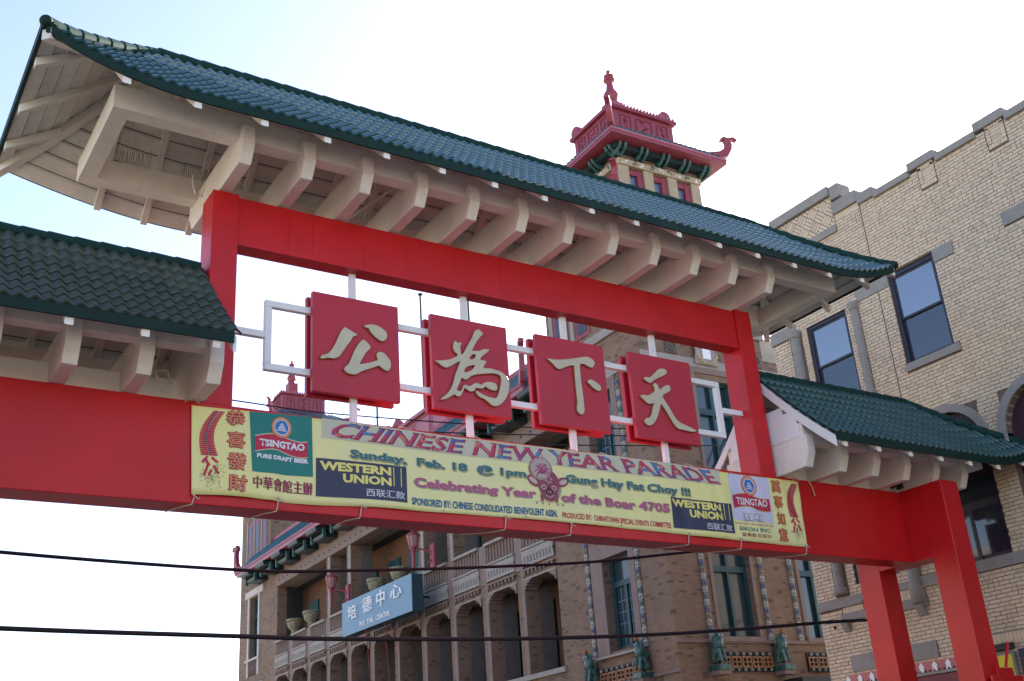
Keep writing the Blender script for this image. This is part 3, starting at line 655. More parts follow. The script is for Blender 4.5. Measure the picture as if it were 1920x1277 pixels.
# beer emblem panels
def disc(cx, cz, r, m, layer, rx=1, n=28): return brect('print', [(cx+r*rx*cos(2*pi*i/n), cz+r*sin(2*pi*i/n)) for i in range(n)], m, layer)
def ribbon(x0, x1, zc, h, m, layer, e=0):
    n = 14; up_ = []; dn = []
    for i in range(n+1):
        t = i/n; x = x0+(x1-x0)*t; k = .035*cos(2*pi*(t-.35))
        up_.append((x, zc+h/2+k+e)); dn.append((x, zc-h/2+k-e))
    return brect('print', up_+dn[::-1], m, layer)
def emblem(cx, cz, R_, rx):
    disc(cx, cz, R_, I_DKR, 3, rx); disc(cx, cz, R_*.96, I_ORG, 4, rx); disc(cx, cz, R_*.72, I_WHT, 5, rx); disc(cx, cz, R_*.64, I_LBL, 6, rx)
    for dz, ww in ((-.30, .34), (-.12, .30), (.04, .22), (.2, .14), (.32, .06)):
        w_ = R_*ww*1.5*rx; z = cz+dz*R_; brect('print', [(cx-w_, z-.006), (cx+w_, z-.006), (cx+w_*.7, z+.010), (cx-w_*.7, z+.010)], I_WHT, 7)
    m_ = 22
    for k in range(m_):
        a = 2*pi*k/m_; x = cx+R_*.84*rx*cos(a); z = cz+R_*.84*sin(a); brect('print', [(x-.006, z-.009), (x+.006, z-.009), (x+.006, z+.009), (x-.006, z+.009)], I_TAN, 6)
brect('print', [(.605, 6.725), (1.49, 6.755), (1.51, 5.93), (.66, 5.90)], I_GRN, 2)
ribbon(.69, 1.43, 6.31, .20, I_TAN, 3, .015); ribbon(.69, 1.43, 6.31, .20, I_RED, 4)
emblem(1.055, 6.55, .150, 1.0)
btext('TSINGTAO', .75, 1.385, 6.262, 6.362, I_WHT, 6, .045); btext('PURE DRAFT BEER', .72, 1.44, 6.098, 6.158, I_WHT, 4, .055)
for k_, a_ in enumerate((-.005, .001, .006)): btext('中華會館主辦', .68+a_, 1.50+a_, 5.68, 5.85, I_BRN, 3+.15*k_, 0)
brect('print', [(9.165, 6.735), (10.12, 6.735), (10.10, 5.91), (9.165, 5.91)], I_LVN, 2)
ribbon(9.20, 10.06, 6.255, .215, I_GLD, 3, .015); ribbon(9.20, 10.06, 6.255, .215, I_RED, 4); emblem(9.63, 6.55, .185, .98)
btext('TSINGTAO', 9.27, 9.99, 6.19, 6.32, I_WHT, 6, .022)
han_box('青島啤酒', 9.41, 9.86, 5.925, 6.045, I_WHT, I_GRY, 5, .0)
btext('banner designed by:', 9.17, 10.10, 5.835, 5.885, I_MAR, 3, .0); btext('EIKON INC.', 9.26, 10.0, 5.735, 5.805, I_TEAL, 3, .012); btext('皇廣廣告設計', 9.28, 9.99, 5.635, 5.705, I_BRN, 3)
# money transfer boxes
for (x0, z0, x1, z1, a, b, c, d_) in ((1.55, 5.675, 2.92, 6.195, (1.60, 2.675, 6.035, 6.16), (1.945, 2.675, 5.885, 6.01), (2.29, 2.88, 5.715, 5.825), (2.715, 2.83)), (7.785, 5.67, 9.135, 6.18, (7.80, 8.885, 6.025, 6.155), (8.16, 8.89, 5.87, 6.005), (8.50, 9.08, 5.695, 5.81), (8.95, 9.055))):
    brect('print', [(x0, z1), (x1, z1), (x1, z0), (x0, z0)], I_NAVY, 2)
    btext('WESTERN', *a, I_YEL, 3, .046); btext('UNION', *b, I_YEL, 3, .046); btext('西联汇款', *c, I_WHT, 3, .0)
    for q in d_: brect('print', [(q-.006, 6.165), (q+.006, 6.165), (q+.006, 5.89), (q-.006, 5.89)], I_YEL, 3)
# title band with patchwork letters
brect('print', [(1.63, 6.755), (8.96, 6.755), (8.95, 6.488), (1.63, 6.475)], I_TAN, 2)
PATCH = bpy.data.materials.new('print_patchwork'); PATCH.use_nodes = True
_t = PATCH.node_tree; _v = _t.nodes.new('ShaderNodeTexVoronoi'); _v.inputs['Scale'].default_value = 9; _c = _t.nodes.new('ShaderNodeTexCoord'); _t.links.new(_c.outputs['Object'], _v.inputs[0])
_r = _t.nodes.new('ShaderNodeValToRGB'); _r.color_ramp.interpolation = 'CONSTANT'; _s = _t.nodes.new('ShaderNodeSeparateColor'); _t.links.new(_v.outputs['Color'], _s.inputs[0]); _t.links.new(_s.outputs[0], _r.inputs[0])
_r.color_ramp.elements[0].color = (.50, .03, .10, 1); _r.color_ramp.elements[1].position = .33; _r.color_ramp.elements[1].color = (.08, .12, .38, 1)
for p_, c_ in ((.5, (.45, .06, .14)), (.64, (.03, .25, .50)), (.74, (.62, .16, .12)), (.88, (.30, .05, .22))):
    e_ = _r.color_ramp.elements.new(p_); e_.color = (*c_, 1)
_t.links.new(_r.outputs[0], _t.nodes['Principled BSDF'].inputs['Base Color']); _t.nodes['Principled BSDF'].inputs['Roughness'].default_value = .5
fan = lambda u: .95-1.9*u
# the title is set in a serif face: slab feet are added to the letters
bfinish(fit_text('CHINESE NEW YEAR PARADE', 1.80, 8.84, 6.502, 6.728, .028, 0, fan), 'lettering', I_BRN, 3)
bfinish(fit_text('CHINESE NEW YEAR PARADE', 1.79, 8.83, 6.505, 6.727, .004, 0, fan), 'lettering', PATCH, 4)
bm = bmesh.new()
me = text_mesh('CHINESE NEW YEAR PARADE'); xs_ = [v.co.x for v in me.vertices]; ys_ = [v.co.y for v in me.vertices]; ax_, bx_, ay_, by_ = min(xs_), max(xs_), min(ys_), max(ys_)
cells = {}
for v in me.vertices:
    t = (v.co.y-ay_)/(by_-ay_); u = (v.co.x-ax_)/(bx_-ax_)
    if t < .03 or t > .97: cells.setdefault((round(u*110), t > .5), []).append(u)
bpy.data.meshes.remove(me)
for (k_, tp), us in cells.items():
    u = sum(us)/len(us); sh = fan(u)*(.5 if tp else -.5)*.223; x = 1.79+u*7.04+sh; z = 6.722 if tp else 6.510
    bm.faces.new([bm.verts.new((x-.034, z-.006, 0)), bm.verts.new((x+.034, z-.006, 0)), bm.verts.new((x+.034, z+.006, 0)), bm.verts.new((x-.034, z+.006, 0))])
bfinish(bm, 'lettering', I_BRN, 5)
btext('Sunday,  Feb. 18  @ 1pm', 2.05, 4.95, 6.205, 6.365, I_TEAL, 5, .034, shadow=I_SHD)
btext('Celebrating Year', 3.03, 5.10, 5.89, 6.065, I_MAR, 5, .022, shadow=I_SHP)
btext('of the Boar 4705', 5.57, 7.73, 5.915, 6.055, I_MAR, 5, .022, shadow=I_SHP)
btext('Gung Hay Fat Choy !!!', 5.69, 8.23, 6.195, 6.365, I_TEAL, 5, .034, shadow=I_SHD)
btext('SPONSORED BY: CHINESE CONSOLIDATED BENEVOLENT ASSN.', 2.99, 5.48, 5.655, 5.765, I_BLUE, 3, .030)
btext('PRODUCED BY:  CHINATOWN SPECIAL EVENTS COMMITTEE', 5.57, 7.73, 5.655, 5.745, I_RED, 3, .018)
# paper-cut boar
def ell(cx, cz, rx, rz, m, layer, a=0, n=24):
    return brect('print', [(cx+rx*cos(2*pi*i/n)*cos(a)-rz*sin(2*pi*i/n)*sin(a), cz+rx*cos(2*pi*i/n)*sin(a)+rz*sin(2*pi*i/n)*cos(a)) for i in range(n)], m, layer)
I_PLUM = ink('plum', (.27, .055, .10)); I_PLL = ink('pluml', (.56, .44, .36))
for dx_, dz_, dl_ in ((.018, -.022, 0),):
    ell(5.22+dx_, 6.40+dz_, .215, .185, I_SHD, 3, .3); ell(5.36+dx_, 6.15+dz_, .215, .235, I_SHD, 3)
ell(5.22, 6.40, .215, .19, I_PLUM, 4, .3); ell(5.22, 6.40, .203, .178, I_PLL, 5, .3); ell(5.22, 6.40, .192, .167, I_PLUM, 6, .3); ell(5.22, 6.40, .184, .160, ink('mauve', (.46, .38, .33)), 7, .3)
def stroke(pts, w_, m, layer):
    p = [Vector(q) for q in pts]; a_, b_ = [], []
    for i in range(len(p)):
        d = (p[min(i+1, len(p)-1)]-p[max(i-1, 0)]).normalized(); n_ = Vector((-d.y, d.x))*w_*(1-.5*i/len(p)); a_.append(tuple(p[i]+n_)); b_.append(tuple(p[i]-n_))
    brect('print', a_+b_[::-1], m, layer)
for k_, (ang, ln_) in enumerate(((2.9, .13), (2.35, .15), (1.75, .16), (1.2, .15), (.6, .15), (.1, .13))):
    for e_ in (-1, 1):
        pts = [(5.25+ln_*t_*cos(ang+e_*.35*t_*t_*2.2), 6.33+ln_*1.05*t_*sin(ang+e_*.35*t_*t_*2.2)) for t_ in [i/6 for i in range(7)]]
        stroke(pts, .014, I_PLUM if (k_+e_) % 2 else I_MAR, 8)
for sg_, a_ in ((-1, -.6), (1, .35)):
    ell(5.35+sg_*.27, 6.20+(.02 if sg_ > 0 else .0), .125, .075, I_PLUM, 4, a_); ell(5.35+sg_*.28, 6.20+(.02 if sg_ > 0 else .0), .08, .04, I_PLL, 6, a_)
ell(5.35, 6.18, .205, .215, I_PLUM, 5); ell(5.36, 6.02, .155, .125, I_PLUM, 5)
for e_ in (-1, 1):
    ell(5.35+e_*.095, 6.11, .052, .036, I_PLL, 6); ell(5.35+e_*.095, 6.11, .034, .020, I_PLUM, 7); ell(5.35+e_*.022, 6.035, .012, .016, I_PLL, 7)
    brect('print', [(5.35+e_*.12, 5.97), (5.35+e_*.17, 5.99), (5.35+e_*.15, 5.88), (5.35+e_*.11, 5.89)], I_PLUM, 5)
for k_ in range(6):
    a_ = k_*pi/3+.3; ell(5.35+.05*cos(a_), 6.235+.05*sin(a_), .022, .012, I_PLL, 7, a_)
n_ = 12
brect('print', [(5.35+.075*cos(pi+pi*i/n_), 6.0+.05*sin(pi+pi*i/n_)) for i in range(n_+1)]+[(5.35+.062*cos(2*pi-pi*i/n_), 6.0+.038*sin(2*pi-pi*i/n_)) for i in range(n_+1)], I_PLL, 7)
brect('print', [(5.08, 5.882), (5.64, 5.882), (5.64, 5.876), (5.08, 5.876)], I_SHD, 3)
for x_ in (5.11, 5.22, 5.34, 5.50, 5.60): ell(x_, 5.85, .016, .014, I_GRY, 3)
brect('print', [(5.262+.01*sin(i), 6.585+.012*i) for i in range(6)]+[(5.272+.01*sin(5-i), 6.645-.012*i) for i in range(6)], I_PLUM, 6)
# ties
TI = [(-.09, 5.535, -.30, 5.28), (1.02, 5.595, .81, 5.26), (2.21, 5.60, 2.05, 5.22), (4.54, 5.62, 4.04, 5.35), (5.72, 5.60, 5.3, 5.2), (8.08, 5.61, 7.7, 5.25), (9.24, 5.60, 8.8, 5.3), (10.80, 5.58, 10.3, 5.27)]
for (x, z, xb, zb) in TI:
    MB().tube([(x, -.05, z), (x+.01, -.035, z-.04), (x, -.018, 5.47), (x-.01, -.012, 5.41), (x-.12, .20, 5.415), (xb, .44, 5.412)], .008, 5).obj('cord', CORD, BN)
    MB().tube([(x, -.055, z-.02), (x+.05, -.06, z-.06), (x+.08, -.05, z-.05)], .006, 4).obj('cord', CORD, BN)
    MB().ball((x, -.055, z-.015), .018, 6, 4).obj('knot', CORD, BN)
for x in (2.9, 4.1, 5.9, 6.5, 8.3, -.16, 10.85): MB().tube([(x-.1, -.03, 6.75), (x-.04, .02, 6.81), (x+.03, .0, 6.80), (x+.1, -.02, 6.76)], .007, 4).obj('cord', CORD, BN)
MB().tube([(11.15, -.03, 6.79), (11.22, -.035, 6.66), (11.26, -.03, 6.50)], .009, 5).obj('cord', CORD, BN)
for x, z in ((3.5, 5.62), (6.7, 5.63), (9.18, 6.735), (4.9, 5.63)): ell(x, z-.01, .010, .010, I_BLK, 5)

# ------------------------------------------------------------------ cream brick building on the right (front in the plane x = 16)
RB = empty('cream_brick_building', (16, 0, 0)); tag(RB, 'three-storey cream brick building with stepped stone coping at right edge', 'building')
XF = 16.0
openings = [(-.42, .84, 10.15, 12.385), (2.19, 3.44, 9.95, 12.12), (-.58, 1.10, 5.62, 7.95), (-2.80, -1.10, 5.62, 7.95), (2.2, 3.38, 5.76, 8.1), (-3.98, -2.745, 10.15, 12.385)]
arches = [(.26, 7.95, .84), (-1.95, 7.95, .85)]
stones = [(-.94, -.42, 12.11, 12.42), (.845, 1.80, 12.10, 12.40), (3.77, 4.64, 12.05, 12.36), (-2.744, -2.20, 12.13, 12.44), (-.56, .86, 9.97, 10.15), (-.83, .30, 5.39, 5.62), (-3.9, -.83, 5.39, 5.62), (3.27, 4.60, 5.34, 5.56), (1.66, 3.27, 5.40, 5.56), (1.2, 1.66, 5.36, 5.60), (1.60, 3.92, 3.93, 4.28), (1.60, 3.27, 4.98, 5.18), (3.27, 3.93, 5.03, 5.20), (1.93, 3.95, 14.08, 14.27)]
# backing wall with openings
def grid_wall(mb, rects, y0, y1, z0, z1, xa, xb):
    ys = sorted(set([y0, y1]+[v for r in rects for v in r[:2] if y0 < v < y1])); zs = sorted(set([z0, z1]+[v for r in rects for v in r[2:] if z0 < v < z1]))
    for a, b in zip(ys[:-1], ys[1:]):
        run = None
        for c, d in zip(zs[:-1], zs[1:]):
            cy, cz = (a+b)/2, (c+d)/2; solid = not any(r[0] < cy < r[1] and r[2] < cz < r[3] for r in rects)
            if solid: run = (run[0], d) if run else (c, d)
            if (not solid or d == zs[-1]) and run: mb.box(xa, xb, a, b, run[0], run[1]); run = None
bo = openings+[(c-r, c+r, zc-.0, zc+.01) for c, zc, r in arches]
op2 = [o for o in openings]
op2[2] = (-.58, 1.10, 5.62, 8.80); op2[3] = (-2.80, -1.10, 5.62, 8.80)
mb = MB(); grid_wall(mb, op2, -9, 4.6, 0, 14.40, XF+.012, XF+.35); mb.box(XF+.012, XF+.35, 1.93, 3.95, 14.40, 15.14)
# spandrels above the arches
for (c, zc, r), (ya, yb) in zip(arches, ((-.58, 1.10), (-2.80, -1.10))):
    n = 14
    for i in range(n):
        a0, a1 = pi*i/n, pi*(i+1)/n; p0 = (c+r*cos(a0), zc+r*sin(a0)); p1 = (c+r*cos(a1), zc+r*sin(a1))
        mb.prism([p0, p1, (p1[0], 8.80), (p0[0], 8.80)], 'x', XF+.012, XF+.35)
    mb.box(XF+.012, XF+.35, ya, c-r, zc-.3, 8.8) if c-r > ya+.005 else None
wall = mb.obj('wall', MORTAR, RB)
MB().box(XF+.36, XF+14, -9, 4.595, 0, 14.2).obj('building_core', mat('side_wall_plaster', (.25, .22, .19), .9), RB)
# bricks
BL, BH, J = .243, .080, .013
def in_arch(y, z):
    for c, zc, r in arches:
        if z > zc-.02 and math.hypot(y-c, z-zc) < r+.12: return True
        if abs(y-c) < r+.06 and 7.5 < z <= zc: return True
    return False
panels = [(-1.00, -.54, 13.90, 14.50), (-2.80, -2.32, 13.90, 14.52), (.62, .72, 14.3, 14.4)]
blocked = op2+stones+[(p[0], p[1], p[2], p[3]) for p in panels[:2]]+[(1.63, 1.92, 5.0, 6.1), (3.62, 4.02, 5.55, 12.08), (1.80, 2.02, 9.8, 12.08), (1.93, 3.95, 14.2, 15.2), (1.66, 3.93, 5.18, 5.42), (1.155, 1.175, 5.6, 14.5)]
bricks = []
z = .02; row = 0
while z < 14.38:
    zc = z+BH/2; spans = [(-4.6, 4.6)]
    if z > 3.0:
        for r in blocked:
            if r[2]-.004 < zc < r[3]+.004:
                ns = []
                for a, b in spans:
                    if r[1] <= a or r[0] >= b: ns.append((a, b)); continue
                    if r[0] > a: ns.append((a, r[0]))
                    if r[1] < b: ns.append((r[1], b))
                spans = ns
        off = (row % 2)*BL/2+(BL/4 if row % 6 == 5 else 0)
        for a, b in spans:
            k = math.floor((a-off)/BL)
            while True:
                y0 = max(a, k*BL+off); y1 = min(b, (k+1)*BL+off); k += 1
                if y0 >= b: break
                if y1-y0 < .03: continue
                # header bricks here and there as in the photograph
                cy = (y0+y1)/2
                if in_arch(cy, zc): continue
                if random.random() < .10 and y1-y0 > .2: bricks.append((y0, cy, z, z+BH)); bricks.append((cy, y1, z, z+BH))
                else: bricks.append((y0, y1, z, z+BH))
    z += BH; row += 1
unit = MB().box(0, .1, -.5, .5, -.5, .5).mesh('brick'); unit.materials.append(BRICK)
bricks.sort(key=lambda q: (Vector((XF, (q[0]+q[1])/2, (q[2]+q[3])/2))-CAM).length if (lambda P: 1480 < P[0] < 1920 and 150 < P[1] < 1277)(px((XF, (q[0]+q[1])/2, (q[2]+q[3])/2))) else 999)
mb = MB()
for i, (y0, y1, z0, z1) in enumerate(bricks):
    pr_ = random.uniform(-.003, .004)
    if i < 300:
        M = Matrix.Translation((XF-pr_, (y0+y1)/2, (z0+z1)/2)) @ Matrix.Diagonal((.12, y1-y0-J, z1-z0-J, 1)); inst('brick', unit, M, wall)
    else: mb.box(XF-pr_, XF+.013, y0+J/2, y1-J/2, z0+J/2, z1-J/2)
# soldier panels
def soldier(y0, y1, z0, z1, w_=.078):
    n = max(1, round((y1-y0)/w_))
    for i in range(n):
        a = y0+(y1-y0)*i/n; b = y0+(y1-y0)*(i+1)/n; mb.box(XF-.012, XF+.013, a+.004, b-.004, z0+.004, z1-.004)
for (a, b, c, d) in panels[:2]:
    soldier(a+.02, b-.02, d-.13, d-.01); soldier(a+.02, b-.02, c+.01, c+.12)
    zz = c+.13
    while zz < d-.14:
        mb.box(XF-.012, XF+.013, a+.02, a+.11, zz+.004, zz+.076); mb.box(XF-.012, XF+.013, b-.11, b-.02, zz+.004, zz+.076)
        mb.box(XF+.004, XF+.013, a+.12, b-.12, zz+.004, zz+.076); zz += .08
soldier(1.92, 3.26, 5.19, 5.405, .085); soldier(3.30, 3.90, 5.205, 5.335, .085); soldier(-3.9, .29, 3.99, 4.17, .09)
# diagonal basket weave in the raised parapet
def clip(poly, ax, v, keep_gt):
    out = []
    for i in range(len(poly)):
        a, b = poly[i-1], poly[i]; fa = (a[ax] > v) == keep_gt; fb = (b[ax] > v) == keep_gt
        if fa != fb:
            t = (v-a[ax])/(b[ax]-a[ax]); out.append((a[0]+(b[0]-a[0])*t, a[1]+(b[1]-a[1])*t))
        if fb: out.append(b)
    return out
cz_, cy_ = 14.7, 2.95; bw_ = .27; c45 = cos(pi/4)
for i in range(-8, 9):
    for j in range(-8, 9):
        for k in range(3):
            if (i+j) % 2: r = (i*bw_+.009, (i+1)*bw_-.009, j*bw_+k*bw_/3+.008, j*bw_+(k+1)*bw_/3-.008)
            else: r = (i*bw_+k*bw_/3+.008, i*bw_+(k+1)*bw_/3-.008, j*bw_+.009, (j+1)*bw_-.009)
            p = [(cy_+(u*c45-v*c45), cz_+(u*c45+v*c45)) for u, v in ((r[0], r[2]), (r[1], r[2]), (r[1], r[3]), (r[0], r[3]))]
            for ax, v, g in ((0, 1.94, True), (0, 3.94, False), (1, 14.275, True), (1, 15.06, False)):
                p = clip(p, ax, v, g)
                if len(p) < 3: break
            if len(p) >= 3: mb.prism(p, 'x', XF-.006, XF+.013)
o = mb.obj('bricks_beyond', BRICK, wall); o['kind'] = 'stuff'
# stones
for i, (y0, y1, z0, z1) in enumerate(stones):
    pj = .05 if (z1-z0) < .25 else .022
    MB().box(XF-pj-.001*i, XF+.10, y0, y1, z0, z1).obj('stone_block', STONE, RB, bevel=.008)
# coping
def cop(y0, y1, z0, z1, d=.07): MB().box(XF-d, XF+.40, y0, y1, z0, z1).obj('coping_stone', STONE, RB, bevel=.012)
cop(1.93, 3.95, 15.08, 15.34, .10); cop(1.63, 1.929, 14.93, 15.30, .05)
cop(1.17, 1.928, 14.53, 14.84, .075); cop(.70, 1.169, 14.42, 14.68, .07); cop(-.34, .699, 14.36, 14.53)
cop(-1.07, -.34, 14.47, 14.68, .075); cop(-2.12, -1.071, 14.36, 14.53); cop(-2.86, -2.121, 14.47, 14.69, .075); cop(-9, -2.861, 14.36, 14.54)
MB().box(XF+.0, XF+.38, 1.20, 1.92, 14.38, 14.529).obj('parapet_brickwork', BRICK, RB)
# curved arch surrounds
for ci, (c, zc, r) in enumerate(arches):
    m_ = MB(); n = 18; pts = [(c+(r+.18)*cos(pi*i/n), zc+(r+.18)*sin(pi*i/n)) for i in range(n+1)]; inn = [(c+r*cos(pi*i/n), zc+r*sin(pi*i/n)) for i in range(n+1)]
    for i in range(0, n, 3):
        m2 = MB()
        m2.prism([pts[i], pts[i+1], pts[i+2], pts[min(i+3, n)], inn[min(i+3, n)], inn[i+2], inn[i+1], inn[i]], 'x', XF-.035, XF+.20); m2.obj('arch_stone', STONE, RB, bevel=.006)
    for s__ in (-1, 1): MB().box(XF-.035, XF+.20, c+s__*r, c+s__*(r+.18), 7.5, zc-.004).obj('arch_stone', STONE, RB, bevel=.006)
    m3 = MB(); gl = [(c+r*1.0*cos(pi*i/n), zc+r*1.0*sin(pi*i/n)) for i in range(n+1)]
    m3.prism([(c-r, 5.62)]+gl[::-1]+[(c+r, 5.62)], 'x', XF+.20, XF+.24); wf = m3.obj('arched_window', FRAMEP, RB)
    w2 = MB(); w2.box(XF+.186, XF+.199, c-r+.10, c+r-.10, 5.74, 6.66); w2.box(XF+.186, XF+.199, c-r+.10, c+r-.10, 6.86, 7.30); w2.obj('pane', GLASS, wf)
    MB().box(XF+.17, XF+.21, c-r, c+r, 6.68, 6.84).obj('transom', FRAME, wf)
    MB().box(XF+.172, XF+.208, c-.04, c+.04, 5.62, 6.68).obj('mullion', FRAME, wf)
# sash windows
def sash(y0, y1, z0, z1, blindz, fm, parent, X=XF, nm='window'):
    d = .14; m1 = MB(); t = .075
    m1.box(X+.05, X+.20, y0, y0+t, z0, z1); m1.box(X+.05, X+.20, y1-t, y1, z0, z1); m1.box(X+.05, X+.20, y0+t, y1-t, z1-t*1.3, z1); m1.box(X+.05, X+.20, y0+t, y1-t, z0, z0+.05)
    f = m1.obj(nm, fm, parent, bevel=.006)
    zm = z0+(z1-z0)*.48
    for (a, b, xo) in ((zm, z1-t*1.3, .085), (z0+.05, zm+.05, .125)):
        s1 = MB(); q = .05
        s1.box(X+xo, X+xo+.035, y0+t, y0+t+q, a, b); s1.box(X+xo, X+xo+.035, y1-t-q, y1-t, a, b); s1.box(X+xo, X+xo+.035, y0+t+q, y1-t-q, a, a+q); s1.box(X+xo, X+xo+.035, y0+t+q, y1-t-q, b-q, b)
        s1.obj('sash', fm, f); MB().box(X+xo+.012, X+xo+.02, y0+t+q, y1-t-q, a+q, b-q).obj('pane', GLASS_T if xo < .1 else GLASS_L, f)
    MB().box(X+.20, X+.205, y0+t, y1-t, blindz, z1-.1).obj('blind', BLIND, f)
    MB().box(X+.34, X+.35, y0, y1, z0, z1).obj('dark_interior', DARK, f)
    return f
# real see-through glass for the sashes that show blinds
def clear_pane(name, ior):
    m = bpy.data.materials.new(name); m.use_nodes = True; t = m.node_tree
    g = t.nodes.new('ShaderNodeBsdfGlossy'); g.inputs['Roughness'].default_value = .04; g.inputs['Color'].default_value = (.92, .96, 1, 1); tr = t.nodes.new('ShaderNodeBsdfTransparent'); tr.inputs[0].default_value = (.84, .90, .94, 1)
    mx = t.nodes.new('ShaderNodeMixShader'); fr = t.nodes.new('ShaderNodeFresnel'); fr.inputs[0].default_value = ior; t.links.new(fr.outputs[0], mx.inputs[0]); t.links.new(tr.outputs[0], mx.inputs[1]); t.links.new(g.outputs[0], mx.inputs[2]); t.links.new(mx.outputs[0], t.nodes['Material Output'].inputs[0])
    n = t.nodes.new('ShaderNodeTexNoise'); n.inputs['Scale'].default_value = 1.4; b = t.nodes.new('ShaderNodeBump'); b.inputs['Strength'].default_value = .06; b.inputs['Distance'].default_value = .05; t.links.new(n.outputs[0], b.inputs['Height']); t.links.new(b.outputs[0], g.inputs['Normal'])
    return m
GLASS_T = clear_pane('upper_pane', 3.8); GLASS_L = clear_pane('lower_pane', 2.1)
w1 = sash(-.42, .84, 10.15, 12.385, 11.15, FRAME, RB); MB().box(XF+.206, XF+.21, -.35, .15, 10.2, 10.75).obj('poster', mat('pale_paper', (.35, .42, .5), .7), w1)
sash(2.19, 3.44, 9.95, 12.12, 11.0, FRAME, RB); sash(-3.98, -2.745, 10.15, 12.385, 11.2, FRAME, RB); sash(2.2, 3.38, 5.76, 8.1, 7.0, TEAL, RB)
# spiral colonnettes and plain shaft
def colonnette(yc, z0, z1, r=.105):
    m1 = MB(); n = 30; m_ = int((z1-z0)/.018); vs = []; fs = []
    for i in range(m_+1):
        z_ = z0+(z1-z0)*i/m_
        for k in range(n):
            a = 2*pi*k/n; ph = (a/(2*pi)+z_/.36) % 1; rr = r*(1.03-.17*max(0, 1-abs(ph-.5)/.085)); vs.append((XF-.02+rr*cos(a), yc+rr*sin(a), z_))
    for i in range(m_):
        for k in range(n): fs.append((i*n+k, i*n+(k+1) % n, (i+1)*n+(k+1) % n, (i+1)*n+k))
    m1.add(vs, fs); c = m1.obj('colonnette', STONE, RB, smooth=True)
    MB().lathe([(r*1.1, 0), (r*1.35, .03), (r*1.2, .08), (r*1.5, .14), (r*1.5, .18)], (XF-.02, yc, z1), 14).obj('capital', STONE, c, smooth=True)
    MB().lathe([(r*1.5, 0), (r*1.5, .12), (r*1.2, .16)], (XF-.02, yc, z0-.16), 14).obj('base', STONE, c, smooth=True)
colonnette(3.82, 5.78, 11.95, .125); colonnette(1.91, 9.9, 11.95, .10)
MB().lathe([(.17, 0), (.17, .42), (.14, .46), (.14, 1.1)], (XF-.03, 1.77, 5.06), 14).obj('column_shaft', STONE, RB, smooth=True)
for yc in (3.83, 1.76):
    MB().prism([(XF-.16, 5.02), (XF+.1, 5.02), (XF+.1, 4.78), (XF-.05, 4.80), (XF-.12, 4.92)], 'y', yc-.09, yc+.09).obj('corbel', STONE, RB, bevel=.01)
MB().box(XF-.03, XF+.1, -4.4, .30, 4.172, 4.20).obj('drip_ledge', STONE, RB)
for y in (4.2, 1.05, .0, -.5): MB().ball((XF-.02, y, 4.95+.6*(y < .9)), .035, 6, 4).obj('rust_bolt', DARK, RB)
# shop things at the lower right
t_ = empty('shop_sign', (15.9, .07, 3.2)); tag(t_, 'flat yellow shop sign in grey frame behind the front red leg, bottom right corner', 'sign')
MB().box(15.90, 15.98, -.13, .62, 2.4, 3.80).obj('frame', STONE, t_, bevel=.01); MB().box(15.885, 15.899, -.09, .58, 2.45, 3.75).obj('face', YELLOW, t_)
t_ = empty('shutter_box', (15.9, .0, 3.85)); tag(t_, 'black shutter box under the brick ledge above the yellow sign', 'shutter box'); MB().box(15.86, 15.98, -.15, .62, 3.84, 3.965).obj('housing', BLACK, t_, bevel=.01)
t_ = empty('shop_sign', (15.9, -.9, 3.2)); tag(t_, 'dark blue shop sign cut off at the bottom right corner of the photo', 'sign'); MB().box(15.90, 15.98, -2.2, -.24, 2.4, 3.82).obj('panel', FRAME, t_, bevel=.01)
t_ = empty('shop_fascia', (15.9, 2.6, 3.2)); tag(t_, 'dark red shop fascia under a pink band with white pavilion shapes, between the red legs', 'shop sign')
MB().box(15.84, 15.98, 1.15, 4.0, 2.6, 3.58).obj('panel', mat('dark_red_board', (.16, .012, .025), .5), t_); MB().box(15.82, 15.98, 1.10, 4.05, 3.60, 3.66).obj('trim', TERRAL, t_, bevel=.005)
MB().box(15.85, 15.975, 1.15, 4.0, 3.665, 3.87).obj('band', mat('pink_board', (.50, .16, .15), .6), t_)
for k in range(9):
    y = 1.32+k*.33; MB().prism([(y-.06, 3.67), (y+.06, 3.67), (y+.05, 3.76), (y+.075, 3.77), (y, 3.86), (y-.075, 3.77), (y-.05, 3.76)], 'x', 15.832, 15.849).obj('pavilion_shape', WHITE, t_)
for k in range(24):
    y = 1.2+k*.118; MB().ball((15.835, y, 3.685), .022, 6, 4).obj('ornament', TEAL, t_)

# ------------------------------------------------------------------ association building behind (front turned by 1.8 degrees about its corner)
AN = .031
PB = empty('pagoda_topped_building', (18, 12, 0), -AN)   # local: x = depth, y = along the front
tag(PB, 'tan brick building with red pagoda towers, loggias and terracotta ornament behind the gate', 'building')
def P_(mb, name, m, parent=None, **k): return mb.obj(name, m, parent or PB, local=True, **k)
LW = 41.8
pier = [8.48+2.683*i for i in range(11)]
ops = []
for i in range(11):
    a = (pier[i-1] if i else 6.07-.28)+.28; b = pier[i]-.28
    ops.append((a if i else 6.05, b, 5.98, 9.30))
up_ops = [(4.6, 13.56, 11.25, 14.32), (14.12, 16.24, 11.25, 14.32), (16.8, 24.28, 11.25, 14.32), (24.84, 26.96, 11.25, 14.32), (27.52, 35.0, 11.25, 14.32)]
cor = [(1.85, 3.30, 6.05, 9.0), (1.85, 3.30, 10.9, 14.5), (38.2, 39.85, 10.9, 14.5), (38.2, 39.85, 6.05, 9.0)]
th = 1.0
mb = MB(); grid_wall(mb, ops+up_ops+cor, 0, LW, 3.0, 15.6, 0, .55); wallP = P_(mb, 'front_wall', TAN)
